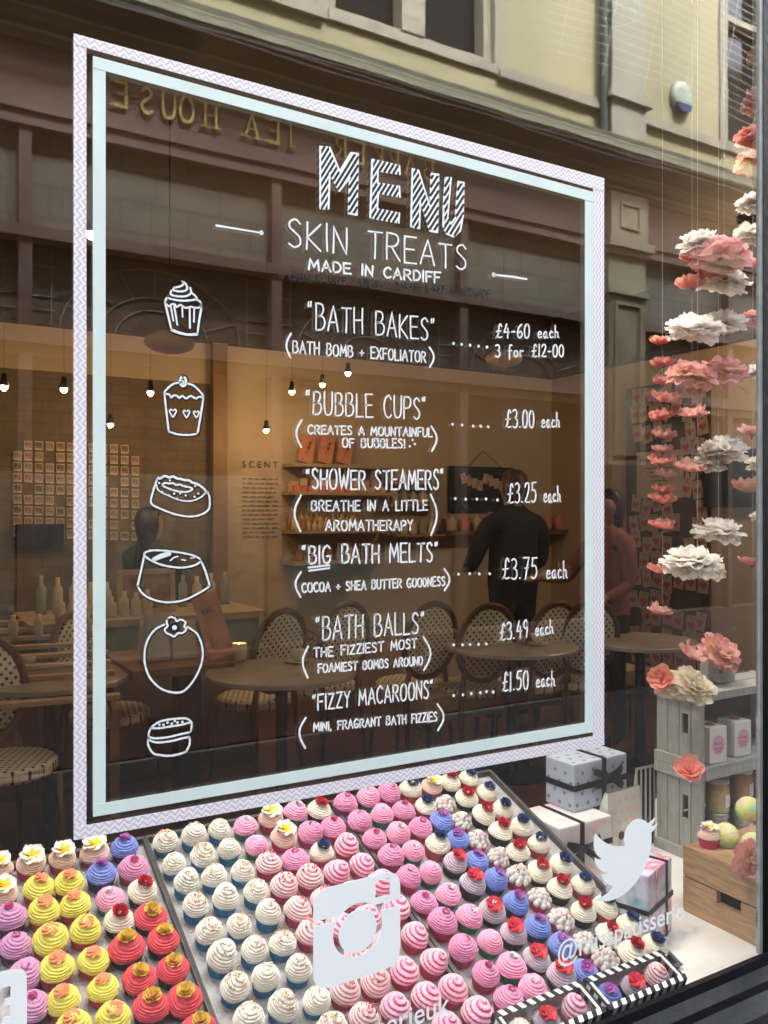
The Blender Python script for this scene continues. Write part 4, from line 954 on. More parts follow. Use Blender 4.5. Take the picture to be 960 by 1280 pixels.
# PINK boxes
M_card = pm('white_card', (.74, .72, .67), .6, .03, 8); M_badge = pm('badge_pink', (.72, .40, .50), .6, .05, 20); M_btxt = pm('badge_print', (.42, .10, .20), .6, 0)
for px, y0, lab in ((898, .452, 'white carton with pink scalloped PINK badge, left one in upper crate'), (929, .462, 'white carton with pink scalloped PINK badge, right one in upper crate')):
    p = on_y(px, 940, y0); t = thing('gift_carton', lab, 'box', (p.x, y0, ZU), R(-4), 'white PINK cartons in the upper crate')
    m = MB(); m.box((0, .035, .056), (.072, .07, .11)); bevel(m.build('carton', M_card, t), .003, 2)
    m = MB(); m.prism([((.026 + .0018 * math.cos(a * 14)) * math.cos(a), .056 + (.030 + .0018 * math.cos(a * 14)) * math.sin(a)) for a in [2 * PI * k / 84 for k in range(84)]], lambda u, v, d: (u, -.0003 - d, v), .0004); m.build('badge', M_badge, t)
    vs, fs = text_mesh('PINK', .034, .0085, bold=.01); m = MB(); m.add([(x - .017, -.0010, y + .056) for x, y in vs], fs)
    for k in range(3): m.bx((-.018 + .003 * k, -.0011, .047 - .006 * k), (.018 - .003 * k, -.0009, .0492 - .006 * k))
    m.build('lettering', M_btxt, t, fix=False)
    m = MB(); m.lathe([(.018, .1112), (.018, .1118), (0, .1118)], (0, .035, 0), 20); m.build('top_sticker', pm('badge_rose', (.50, .16, .22), .6, .1, 20), t)
# jars
def jar(px, y0, lab, col, zo=0):
    p = on_y(px, 990, y0); t = thing('jar', lab, 'jar', (p.x, y0, ZL + zo), 0, 'jars of bath salts in the lower crate')
    k = 'salts_%d' % int(col[0] * 100)
    m = MB(); m.lathe([(.0, 0), (.032, 0), (.035, .004), (.035, .075), (.030, .084), (.030, .088), (0, .088)], n=24); m.build('jar_body', pm(k, col, .25, .15, 60, coat=.6), t, smooth=True)
    m = MB(); m.lathe([(.033, .0885), (.034, .09), (.034, .104), (.031, .107), (0, .107)], n=24); m.build('lid', pm('lid_tin', (.45, .45, .42), .35, .1, 20, metal=.6), t, smooth=True)
    m = MB(); m.add([(.0356 * math.sin(a), -.0356 * math.cos(a), z) for z in (.018, .058) for a in (-.2, .05, .3, .55, .8)], [(i, i + 1, i + 6, i + 5) for i in range(4)]); m.build('paper_label', M_card, t, fix=False)
for px, y0, lab, c, zo in ((897, .50, 'lidded jar of pale yellow bath salts, upper left in lower crate', (.55, .42, .20), .1075), (927, .53, 'lidded jar of orange bath salts, upper right in lower crate', (.56, .32, .14), .1075),
                       (896, .50, 'lidded jar standing under the pale yellow jar in lower crate', (.45, .44, .36), 0), (927, .53, 'lidded jar standing under the orange jar in lower crate', (.45, .44, .36), 0)): jar(px, y0, lab, c, zo)
# warm wooden box near the glass with drawer board and cut out
M_oak = pm('pale_oak', (.40, .25, .135), .65, .30, 9, .15, 50, stretch=(1.5, 1, 9))
t = thing('wooden_box', 'warm brown wooden box with cut out handle behind the glass at lower right', 'box', (1.816, .05, BED))
m = MB(); m.bx((0, 0, .094), (.016, .225, .172)); m.build('upper_board', M_oak, t)
m = MB(); m.bx((0, 0, 0.0005), (.016, .05, .090)); m.bx((0, .1205, 0.0005), (.016, .225, .090)); m.bx((0, .0502, .0005), (.016, .1202, .060)); m.build('lower_board', M_oak, t)
m = MB(); m.bx((.0165, .0, .155), (.45, .225, .170)); m.build('top_board', M_oak, t)
m = MB(); m.bx((.0165, .215, .0005), (.45, .224, .150)); m.bx((.0165, 0, .0005), (.45, .01, .150)); m.build('side_board', M_oak, t)
m = MB(); m.bx((.05, .012, .002), (.06, .21, .15)); m.build('inner_board', M_dark, t)
ZB = BED + .171
p = on_z(886, 1058, ZB); place_cup('frang', 0, 0, 'cream cupcake with yellow flower on the wooden box beside bath bombs', 'bath cupcakes on the trays', 1.0, Vector((p.x, p.y, ZB)), 0)
M_bomb = pm('bath_bomb', (.74, .68, .18), .8, 0, 14, .25, 250, col2=(.78, .38, .46), detail=1)
cr = [n for n in M_bomb.node_tree.nodes if n.type == 'VALTORGB'][0]; cr.color_ramp.elements[0].position = .42; cr.color_ramp.elements[1].position = .60
e = cr.color_ramp.elements.new(.53); e.color = (.72, .72, .40, 1); e = cr.color_ramp.elements.new(.36); e.color = (.35, .62, .38, 1)
for px, py, r, z, lab in ((914, 1046, .032, ZB, 'yellow and pink bath bomb beside the cupcake on wooden box'), (938, 1058, .032, ZB, 'yellow bath bomb half hidden by the post above the peony'), (936, 1012, .034, ZB + .052, 'yellow pink bath bomb resting on top of two others')):
    p = on_z(px, py + 14, z) if z == ZB else at(px, py, 2.28)
    m = MB(); m.ico((0, 0, r), r, 0, n=28, k=18); m.lathe([(r * 1.002, r - .0012), (r * 1.012, r), (r * 1.002, r + .0012)], n=28)
    o = m.build('bath_bomb', M_bomb, smooth=True, loc=(p.x, p.y, z if z == ZB else p.z - r)); o.rotation_euler = (px % 3 * .3, 0, px); tag(o, lab, 'bath bomb', 'bath bombs on the wooden box')

# gift boxes
M_rib = pm('black_ribbon', (.012, .012, .016), .45, .2, 60)
def ribbon_band(mb, w_, d_, h_, x, wd=.016, e=.0012):
    mb.bx((x - wd / 2, -e - .0006, .001), (x + wd / 2, -e + .0008, h_ + e)); mb.bx((x - wd / 2, -e + .0009, h_ + .0004), (x + wd / 2, d_ + e, h_ + e))
def band_h(mb, w_, d_, h_, z, wd=.016, e=.0012):
    mb.bx((-e, -e - .0010, z - wd / 2), (w_ + e, -.0003, z + wd / 2)); mb.bx((-e - .0006, -e + .0004, z - wd / 2), (-.0003, d_ + e, z + wd / 2)); mb.bx((w_ + .0003, -e + .0004, z - wd / 2), (w_ + e, d_ + e, z + wd / 2))
def bow(mb, c, s=.03, fn=None):
    for a0 in (R(155), R(25), R(205), R(-40)):
        L = s * (1.2 if abs(math.sin(a0)) < .5 else 1.5); n = 7; pts = []
        for k in range(n):
            q = k / (n - 1); r = L * q; pts.append((c[0] + r * math.cos(a0), c[1] - .004 - .012 * math.sin(PI * q), c[2] + r * math.sin(a0) * .8))
        for k in range(n - 1):
            a, b = Vector(pts[k]), Vector(pts[k + 1]); nn = Vector((-math.sin(a0), 0, math.cos(a0))) * (.006 + .006 * math.sin(PI * k / n))
            n2 = Vector((-math.sin(a0), 0, math.cos(a0))) * (.006 + .006 * math.sin(PI * (k + 1) / n))
            d = Vector((0, -.0015, 0)); mb.add([a - nn, a + nn, b + n2, b - n2, a - nn + d, a + nn + d, b + n2 + d, b - n2 + d], [(0, 1, 2, 3), (4, 5, 6, 7), (0, 1, 5, 4), (2, 3, 7, 6), (1, 2, 6, 5), (0, 3, 7, 4)])
    mb.ico((c[0], c[1] - .008, c[2]), .009, 0, (1, .7, 1))
def stars(mb, w_, d_, h_, n, seed, mi=1, s0=.007):
    rnd = random.Random(seed)
    def star(fn, cx_, cy_, s, r0):
        poly = [((s if k % 2 == 0 else s * .42) * math.cos(r0 + PI * k / 5) + cx_, (s if k % 2 == 0 else s * .42) * math.sin(r0 + PI * k / 5) + cy_) for k in range(10)]
        mb.prism(poly, fn, .0003, mi)
    g = .042
    for fn, A_, B_ in ((lambda u, v, d: (u, -.0002 - d, v), w_, h_), (lambda u, v, d: (-.0002 - d, u, v), d_, h_), (lambda u, v, d: (u, v, h_ + .0002 + d), w_, d_)):
        i = 0; y = g * .45
        while y < B_ - .008:
            x = g * (.35 + .5 * (i % 2))
            while x < A_ - .008:
                star(fn, x + rnd.uniform(-.003, .003), y + rnd.uniform(-.003, .003), s0, rnd.uniform(0, 1)); x += g
            y += g * .72; i += 1
t = thing('gift_box', 'pink and white floral gift box with black bow under the star box', 'gift box', (1.590, .500, BED), R(1), 'wrapped gifts beside the right tray')
LW, LD, LH = .20, .17, .185
m = MB(); m.bx((0, 0, 0), (LW, LD, LH)); bevel(m.build('wrapping', pm('floral_paper', (.66, .63, .62), .5, 0, 16, .1, 30, col2=(.80, .47, .47), detail=2), t), .005, 2)
cr = [n for n in MATS['floral_paper'].node_tree.nodes if n.type == 'VALTORGB'][0]; cr.color_ramp.elements[0].position = .52; cr.color_ramp.elements[1].position = .74; e = cr.color_ramp.elements.new(.44); e.color = (.60, .62, .58, 1); cr.color_ramp.elements[0].color = (.66, .64, .62, 1)
m = MB(); ribbon_band(m, LW, LD, LH, LW * .42); band_h(m, LW, LD, LH, LH * .62); m.build('ribbon', M_rib, t)
m = MB(); bow(m, (LW * .42, -.002, LH * .62), .058); m.build('bow', M_rib, t)
m = MB(); m.lathe([(.014, 0), (.014, .001), (0, .001)], n=20); m.v = [(x + LW * .72, -.0015 - z, y + LH * .42) for x, y, z in m.v]; m.build('round_tag', pm('grey_tag', (.12, .12, .12), .6, .3, 60), t)
p = on_z(709, 1016, BED + LH + .001)
t = thing('gift_box', 'pale blue gift box with dark stars and black ribbon, topmost of the gifts', 'gift box', (p.x + .015, p.y - .012, BED + LH + .001), R(3), 'wrapped gifts beside the right tray')
SW, SD, SH = .225, .115, .138
m = MB(); m.bx((0, 0, 0), (SW, SD, SH)); o = m.build('wrapping', [pm('pale_blue_paper', (.45, .50, .58), .45, .06, 8, .12, 20)], t); bevel(o, .005, 2)
m = MB(); stars(m, SW, SD, SH, 5, 3, 0, .0085); m.build('star_print', pm('star_ink', (.16, .17, .22), .6, .2, 50), t)
m = MB(); ribbon_band(m, SW, SD, SH, SW * .55, .017, .0016); band_h(m, SW, SD, SH, SH * .50, .017, .0016); m.build('ribbon', M_rib, t)
m = MB(); bow(m, (SW * .60, -.003, SH * .62), .055); m.build('bow', M_rib, t)
# bags
def bag(name, lab, x, y, z, w_, d_, h_, rz, mats, deco):
    t = thing(name, lab, 'gift bag', (x, y, z), rz, 'wrapped gifts beside the right tray')
    m = MB(); m.add([(0, 0, 0), (w_, 0, 0), (w_, d_, 0), (0, d_, 0), (.002, d_ * .06, h_), (w_ - .002, d_ * .06, h_), (w_ - .002, d_ * .30, h_), (.002, d_ * .30, h_), (0, 0, h_ * .6), (w_, 0, h_ * .6), (w_, d_, h_ * .6), (0, d_, h_ * .6)],
      [(0, 1, 9, 8), (8, 9, 5, 4), (2, 3, 11, 10), (10, 11, 7, 6), (1, 2, 10, 9), (9, 10, 6, 5), (3, 0, 8, 11), (11, 8, 4, 7), (0, 3, 2, 1)]); m.build('paper_body', mats, t)
    deco(t); return t
def dd(t):
    w_, h_ = .140, .245
    m = MB(); rnd = random.Random(4)
    for i in range(7):
        for j in range(4):
            u, v = .018 + j * .030 + (i % 2) * .012, .022 + i * .031
            if u < w_ - .010: m.prism([(u + .0085 * math.cos(2 * PI * k / 14), v + .0085 * math.sin(2 * PI * k / 14)) for k in range(14)], lambda a, b, d: (a, -.0003 - d, b), .0003)
    m.build('dot_print', pm('dot_pink', (.74, .52, .50), .7, .1, 40), t)
    m = MB(); m.lathe([(.012, 0), (.012, .0012), (0, .0012)], n=18); m.v = [(x + .055, -.0008 - z, y + .105) for x, y, z in m.v]; m.build('seal', pm('seal_black', (.02, .02, .02), .5, .2, 30), t)
p = on_y(760, 1000, .53); bag('paper_bag', 'cream paper bag with pink dots and black seal beside the star box', p.x, .53, BED, .140, .05, .235, R(2), pm('cream_paper', (.66, .65, .56), .7, .08, 9, .1, 30), dd)
def ds(t):     # stripes run up the front
    m = MB(); n = 4
    for k in range(n): m.bx((.006 + k * .020, -.0012, .003), (.016 + k * .020, -.0004, .244)); 
    o = m.build('stripe_print', M_ink, t)
p = on_y(795, 1000, .66); bag('paper_bag', 'black and white striped paper bag leaning against the lower crate', 2.022, .628, BED, .085, .016, .25, R(0), pm('white_paper', (.66, .64, .64), .6, .04, 9), ds)
# watercolour box near the glass
t = thing('gift_box', 'clear box of pastel wrapped soaps with black ribbon behind the bird sticker', 'gift box', (1.565, .165, BED), R(20), 'wrapped gifts beside the right tray')
M_wc = pm('pastel_wrap', (.48, .58, .66), .25, 0, 13, .2, 18, col2=(.66, .40, .56), detail=2, coat=.5)
cr = [n for n in M_wc.node_tree.nodes if n.type == 'VALTORGB'][0]; cr.color_ramp.elements[0].position = .36; cr.color_ramp.elements[1].position = .56
for ps, c in ((.44, (.70, .70, .74)), (.50, (.60, .55, .72)), (.62, (.68, .20, .22)), (.66, (.72, .72, .72)), (.30, (.22, .42, .46))):
    e = cr.color_ramp.elements.new(ps); e.color = (*c, 1)
m = MB(); m.bx((0, 0, 0), (.150, .11, .185)); bevel(m.build('soap_pack', M_wc, t), .006, 2)
m = MB(); ribbon_band(m, .15, .11, .185, .112, .012, .0014); band_h(m, .15, .11, .185, .095, .012, .0014); m.build('ribbon', M_rib, t)
# striped window boxes at the front
M_film = glassmat('clear_film', .06, (.95, .95, .97), .02); M_wh = pm('stripe_white', (.80, .79, .80), .5, .02, 9)
def stripebox(x0, lab, kinds_):
    w_, d_, h_ = .233, .082, .056
    t = thing('striped_box', lab, 'box', (x0, .027, BED - .021), 0, 'striped window boxes along the glass'); t.rotation_euler = (R(20), 0, 0)
    m = MB(); f = .013; n = 19
    def stripes(a, b, k, fn, t_=.0008):
        for i in range(k):
            q0, q1 = i / k, (i + 1) / k; m.prism([fn(q0, 0), fn(q1, 0), fn(q1, 1), fn(q0, 1)], lambda u, v, d: (u, v, h_ - d), .0012, i % 2)
    stripes(0, 0, n, lambda q, s: (w_ * q + .006 * s, 0 + f * s)); stripes(0, 0, n, lambda q, s: (w_ * q + .006 * s, d_ - f * s))
    for xa, xb, c in ((0, f * .5, 0), (f * .5, f, 1), (w_ - f, w_ - f * .5, 1), (w_ - f * .5, w_, 0)): m.bx((xa, f, h_ - .0012), (xb, d_ - f, h_), c)
    m.build('lid_frame', [M_ink, M_wh], t)
    m = MB()
    for i in range(n):
        a, b = w_ * i / n, w_ * (i + 1) / n
        m.bx((a, 0, 0), (b, .0008, h_ - .0014), i % 2); m.bx((a, d_ - .0008, 0), (b, d_, h_ - .0014), i % 2)
    for i in range(7):
        a, b = .001 + (d_ - .002) * i / 7, .001 + (d_ - .002) * (i + 1) / 7
        m.bx((0, a, 0), (.0008, b, h_ - .0014), i % 2); m.bx((w_ - .0008, a, 0), (w_, b, h_ - .0014), i % 2)
    m.bx((.001, .001, .0005), (w_ - .001, d_ - .001, .0015), 0); m.build('box_wall', [M_ink, M_wh], t)
    m = MB(); m.bx((.002, .002, .002), (w_ - .002, d_ - .002, .005)); m.bx((.0012, d_ - .0020, .0052), (w_ - .0012, d_ - .0012, h_ - .004)); m.build('liner', M_wh, t)
    m = MB(); m.bx((f, f, h_ - .0035), (w_ - f, d_ - f, h_ - .0025)); m.build('clear_window', M_film, t)
    for i, k in enumerate(kinds_):
        place_cup(k, 0, 0, '%s inside %s, %s of its three' % (KIND[k]['desc'].split(' with')[0].split(' topped')[0], 'the right striped box' if x0 > 1.2 else 'the left striped box', ('leftmost', 'middle', 'rightmost')[i]), 'cupcakes inside the striped boxes', .98, Vector((x0 + .045 + .072 * i, .027 + .041 * math.cos(R(20)) - .006 * math.sin(R(20)), BED - .021 + .041 * math.sin(R(20)) + .006 * math.cos(R(20)))), R(18))
stripebox(1.279, 'black and white striped window box with three pink cupcakes, right of two', ('blue', 'greyred', 'pinkwhite'))
stripebox(1.036, 'black and white striped window box with pale cupcakes, left of two', ('white', 'greyred', 'pinkswirl'))
# small gold clip lying near the trays, behind the bird
p = on_z(748, 1103, BED)
m = MB(); m.tube([(0, 0, .006), (.02, .004, .008), (.045, .0, .006)], [.004, .006, .003], 8); o = m.build('gold_clip', pm('rose_gold', (.62, .36, .22), .3, .1, 40, metal=.8), smooth=True, loc=(p.x + .06, p.y, BED)); tag(o, 'small rose gold clip lying on the white shelf behind the bird sticker', 'clip')

# ---- hanging paper flowers
def flower_mesh(rings, seed, ruffle=.06, notch=0.0):
    rnd = random.Random(seed); mb = MB(); uvs = []
    NU, NV = 7, 6
    for (n, L, wd, el, curl, base) in rings:
        off = rnd.uniform(0, 6)
        for k in range(n):
            a = 2 * PI * k / n + off + rnd.uniform(-.16, .16); l_ = L * rnd.uniform(.86, 1.1); e0 = el + rnd.uniform(-.12, .12); ph = rnd.uniform(0, 6)
            vs, fs = [], []; x, z = base, 0.0; prev = 0
            for i in range(NV):
                v = i / (NV - 1); ang = e0 + curl * v
                if i: x += l_ / (NV - 1) * math.cos(ang); z += l_ / (NV - 1) * math.sin(ang)
                ww = wd * (.25 + .85 * math.sin(PI * (.08 + .74 * v))) * l_
                for j in range(NU):
                    u = (j - (NU - 1) / 2) / ((NU - 1) / 2)
                    tip = -.10 * l_ * (abs(u) ** 2) * (v > .7) * v + (notch * l_ * math.cos(u * 9 + ph) * (v > .9))
                    zz_ = z + .22 * ww * u * u + ruffle * l_ * v * math.sin(4.2 * u + ph + 2 * v)
                    xx, yy = x + tip, u * ww
                    vs.append((xx * math.cos(a) - yy * math.sin(a), xx * math.sin(a) + yy * math.cos(a), zz_)); uvs.append((j / (NU - 1), v))
            for i in range(NV - 1):
                for j in range(NU - 1): fs.append((i * NU + j, i * NU + j + 1, (i + 1) * NU + j + 1, (i + 1) * NU + j))
            mb.add(vs, fs)
    return mb, uvs
def flower_obj(mb, uvs, mat_):
    me = mb.mesh('petals', mat_, True, fix=False); uv = me.uv_layers.new(name='UVMap')
    for lp in me.loops: uv.data[lp.index].uv = uvs[lp.vertex_index]
    return me
COL = {'coral': [(0, (.68, .11, .08)), (.45, (.88, .29, .22)), (1, (.92, .50, .41))], 'pink': [(0, (.74, .22, .18)), (.5, (.90, .46, .38)), (1, (.92, .64, .56))],
       'white': [(0, (.76, .62, .40)), (.35, (.90, .86, .77)), (1, (.93, .90, .85))], 'cream': [(0, (.70, .54, .28)), (.4, (.84, .75, .55)), (1, (.88, .82, .69))],
       'varieg': [(0, (.88, .60, .22)), (.45, (.94, .76, .54)), (.72, (.93, .62, .50)), (.90, (.90, .42, .44)), (1, (.92, .56, .56))], 'peach': [(0, (.86, .52, .18)), (.5, (.90, .62, .38)), (1, (.88, .38, .33))]}
RING = {'flat': [(9, .92, .42, .06, .35, .06), (8, .76, .44, .30, .2, .05), (6, .52, .45, .70, -.3, .03), (4, .32, .5, 1.1, -.1, .02)],
        'full': [(9, .92, .46, -.55, .35, .06), (9, .95, .44, -.15, .2, .06), (9, .86, .44, .18, .1, .05), (8, .72, .44, .48, .05, .04), (7, .56, .46, .78, .1, .03), (6, .42, .5, 1.05, .3, .02), (4, .28, .5, 1.3, .4, .01)]}
FM = {}
M_calyx = pm('flower_wire', (.035, .05, .025), .6, .2, 50)
for cn, st in COL.items():
    mat_ = rampuv('petal_' + cn, st)
    for rn in RING:
        for v in range(2):
            mb, uvs = flower_mesh(RING[rn], hash_(cn) + v * 7 + len(rn), .07 if rn == 'full' else .05, .03 if cn in ('white', 'varieg', 'cream') else .015)
            FM[(cn, rn, v)] = flower_obj(mb, uvs, mat_)
mb = MB(); mb.tube([(0, 0, -.16), (0, 0, -.02)], [.03, .05], 6); mb.lathe([(.02, -.08), (.10, -.04), (.14, .0), (.0, .01)], n=10)
calyx = mb.mesh('calyx', M_calyx, True)
FL = [  # px, py, width px, distance behind the glass, colour, form, label
 (827, 431, 32, .40, 'coral', 'flat', 'small coral paper flower, topmost of the left string'), (829, 459, 32, .40, 'coral', 'flat', 'small coral paper flower, second from top of left string'), (828, 481, 30, .40, 'coral', 'flat', 'small coral paper flower left of the big pink peony'),
 (829, 503, 38, .40, 'coral', 'flat', 'coral paper flower just under the big pink peony, left string'), (828, 526, 38, .40, 'coral', 'flat', 'coral paper flower, fifth from top of left string'), (829, 549, 36, .40, 'pink', 'flat', 'dull pink paper flower, sixth from top of left string'),
 (828, 566, 30, .40, 'pink', 'flat', 'dull pink paper flower, seventh from top of left string'), (827, 582, 36, .40, 'coral', 'flat', 'bright coral paper flower, eighth from top of left string'), (830, 598, 31, .40, 'pink', 'flat', 'dull pink paper flower, ninth from top of left string'),
 (829, 617, 30, .40, 'coral', 'flat', 'coral paper flower touching a brighter one below it'), (828, 630, 37, .40, 'coral', 'flat', 'bright coral paper flower touching the one above it'), (827, 661, 34, .40, 'coral', 'flat', 'red coral paper flower, third from bottom of left string'),
 (825, 717, 33, .40, 'coral', 'flat', 'coral paper flower left of the lower white peony'), (824, 768, 33, .40, 'pink', 'flat', 'pale coral paper flower, lowest of the left string'),
 (866, 329, 42, .30, 'coral', 'flat', 'coral paper flower below the pink and white peonies, right string'), (863, 361, 40, .30, 'coral', 'flat', 'coral paper flower in front of white peony, right string'), (866, 522, 40, .34, 'pink', 'flat', 'light coral paper flower right of the left string, below big peony'),
 (863, 590, 42, .34, 'pink', 'flat', 'light pink paper flower beside the left string, below white peony'),
 (876, 304, 56, .26, 'white', 'full', 'white paper peony above the upper pink peony'), (900, 322, 72, .22, 'varieg', 'full', 'pink and yellow paper peony near the top right'), (903, 352, 66, .28, 'white', 'full', 'white paper peony under the upper pink peony'),
 (868, 411, 68, .24, 'white', 'full', 'large ragged white paper peony at left above big pink peony'), (903, 404, 56, .30, 'white', 'full', 'white paper peony behind the large ragged white one'), (864, 470, 62, .22, 'varieg', 'full', 'left half of the big pink double peony'),
 (902, 466, 66, .25, 'varieg', 'full', 'right half of the big pink double peony'), (940, 466, 40, .32, 'white', 'full', 'pale peony right of the big pink double peony'),
 (943, 254, 44, .22, 'white', 'full', 'white paper peony at the upper right post'), (941, 294, 46, .28, 'white', 'full', 'white paper peony at right post, second from top'), (946, 335, 34, .24, 'coral', 'flat', 'coral paper flower at the right post beside white peonies'),
 (942, 398, 36, .26, 'coral', 'full', 'deep coral peony at right post level with white peony'), (940, 204, 46, .26, 'peach', 'full', 'peach paper peony at the post under the top coral flower'), (943, 172, 46, .26, 'coral', 'full', 'coral paper flower at the post, above the peach peony'),
 (950, 126, 46, .26, 'pink', 'full', 'pink paper flower half hidden by the upper post'), (957, 68, 44, .26, 'pink', 'full', 'pink paper flower, topmost at the upper right post'),
 (904, 563, 60, .30, 'white', 'full', 'grey white paper peony above the dark screen'), (886, 580, 44, .33, 'white', 'full', 'shaded white peony hanging under the grey white peony'), (940, 544, 36, .28, 'pink', 'flat', 'pink paper flower at right post above the dark screen'),
 (950, 580, 34, .30, 'white', 'full', 'white peony mostly hidden by post beside dark screen'), (934, 616, 44, .26, 'peach', 'flat', 'flat peach paper flower in front of the dark screen'), (952, 645, 26, .30, 'white', 'full', 'white peony edge at post below the peach flower'),
 (898, 665, 62, .28, 'white', 'full', 'ragged white paper peony below the dark screen'), (863, 702, 70, .20, 'white', 'full', 'bright white paper peony with cream heart, lowest big one'), (882, 714, 50, .26, 'cream', 'full', 'cream peony hanging under the bright white peony'),
 (940, 707, 34, .26, 'coral', 'flat', 'vivid coral paper flower at right post, lowest hanging')]
def put_flower(px, py, wpx, y, cn, form, lab, rot=None, pos=None, stem=True):
    p = on_y(px, py, y) if pos is None else pos
    depth = FW.dot(p - CAM); s = wpx / 2 / FPX * depth * 1.03
    t = thing('paper_flower', lab, 'paper flower', p, 0, 'paper flowers in the window'); t.scale = (s, s, s * (1.75 if form == 'flat' else 1.12))
    t.rotation_mode = 'ZYX'; t.rotation_euler = rot or (random.uniform(-.05, .22), random.uniform(-.16, .16), random.uniform(0, 6.28))
    link('petals', FM[(cn, form, len(lab) % 2)], t)
    if stem: link('calyx', calyx, t)
    return p
for i, f in enumerate(FL): put_flower(*f)
M_thr = pm('nylon_thread', (.62, .6, .55), .3, 0)
for px, y, pb, lab in ((828, .40, 775, 'clear nylon thread of the left flower string'), (865, .30, 600, 'clear nylon thread of the second flower string'), (898, .26, 700, 'clear nylon thread of the middle flower string'), (941, .27, 712, 'clear nylon thread nearest the post carrying flowers'), (872, .22, 710, 'clear nylon thread carrying the bright white peony'), (905, .30, 590, 'clear nylon thread carrying the grey white peony')):
    p = on_y(px, pb, y); m = MB(); m.tube([(0, 0, 0), (0, 0, 3.3 - p.z)], .00042, 5); tag(m.build('thread', M_thr, loc=p), lab, 'thread')
# flowers lying on the crate, falling, and by the wooden box
zt = ZT + .012
p = on_z(873, 872, ZT); put_flower(0, 0, 52, 0, 'cream', 'full', 'cream paper peony lying on the upper crate at front', (.75, .1, .4), Vector((p.x - .012, p.y - .0, ZT + .035)), False)
put_flower(0, 0, 44, 0, 'cream', 'full', 'smaller cream peony on the crate behind the front one', (.5, -.3, 1.2), Vector((p.x - .05, p.y + .06, ZT + .035)), False)
put_flower(828, 848, 34, .47, 'coral', 'flat', 'coral paper flower leaning over the crate corner', (.9, -1.0, .3), None, False)
put_flower(862, 822, 40, .50, 'pink', 'flat', 'light pink flower lying beside the orange peony on crate', (.55, .35, .2), None, False)
put_flower(900, 814, 54, .50, 'varieg', 'full', 'orange pink peony on the grey block on the crate', (.75, .1, .8), None, False)
put_flower(861, 964, 38, .36, 'coral', 'flat', 'coral paper flower hanging in front of the lower crate', (.55, -.5, .2))
put_flower(937, 1074, 48, .08, 'varieg', 'full', 'pink edged peony standing by the wooden box at the post', (1.35, 0, .2), None, False)
m = MB(); m.box((0, 0, .05), (.075, .075, .10)); o = bevel(m.build('wood_block', M_crate, loc=(on_y(905, 850, .52).x, .545, ZT + .001)), .003); tag(o, 'small grey block on the crate carrying the orange peony', 'block')

# ================================================================== INSIDE THE SHOP
M_lampb = pm('lamp_black', (.02, .02, .02), .45, .1, 20)
M_bulb = emit('warm_bulb', (1, .66, .30), 3.2)
SPOT0 = None
def spot(px, py, y, lab, W=9):
    p = on_y(px, py, y); t = thing('spot_lamp', lab, 'spot lamp', p, 0, 'small warm ceiling spots inside the shop')
    m = MB(); m.tube([(0, 0, .06), (0, 0, 3.3 - p.z)], .0009, 5); m.build('cable', pm('cord_brown', (.09, .06, .04), .7, 0), t)
    m = MB(); m.lathe([(.0, .07), (.012, .07), (.016, .04), (.026, .008), (.024, .006), (.014, .035), (0, .04)], n=16); m.build('shade', M_lampb, t, smooth=True)
    m = MB(); m.ico((0, 0, .004), .0185, 0, (1, 1, 1.25), n=12, k=8); m.build('bulb', M_bulb, t, smooth=True)
    global SPOT0
    if SPOT0 is None and py > 500: SPOT0 = t; KIDS[t.name] = list(t.children)[1:]
    l = bpy.data.objects.new('bulb_light', bpy.data.lights.new('bulb_light', 'POINT')); C.objects.link(l); l.parent = t; l.location = (0, 0, -.045)
    l.data.energy = W; l.data.color = (1, .62, .30); l.data.shadow_soft_size = 0
SPW = 0.21
for px, py, y, lab in ((5, 484, 3.4, 'warm spot lamp at the far left edge of the shop'), (80, 487, 3.6, 'warm spot lamp left of the chevron tape'), (188, 491, 3.6, 'warm spot lamp just left of the heart cupcake drawing'), (138, 531, 4.2, 'warm spot lamp right beside the mint tape over the photos'),
    (333, 538, 4.3, 'warm spot lamp above the word SCENT'), (365, 490, 3.9, 'warm spot lamp left of the entry BUBBLE CUPS'), (403, 481, 3.9, 'warm spot lamp above the entry BUBBLE CUPS, middle of three'), (435, 467, 3.7, 'warm spot lamp under the entry BATH BAKES, brightest one'), (114, 293, 2.0, 'warm spot lamp high beside the mint tape at left')):
    spot(px, py, y, lab, SPW)
for x, y, lab in ((4.7, 1.9, 'added warm spot lamp near the right wall, unseen beyond the window edge'), (-.9, 2.6, 'added unseen warm spot lamp over the left end of the shop')):  # extra spots out of view, added to brighten the dim ends
    t = dup(SPOT0, (x, y, 2.72), None, lab)
    l = bpy.data.objects.new('bulb_light', bpy.data.lights.new('bulb_light', 'POINT')); C.objects.link(l); l.parent = t; l.location = (0, 0, -.045); l.data.energy = SPW * (12 if x > 0 else .8); l.data.color = (1, .72, .45); l.data.shadow_soft_size = 0
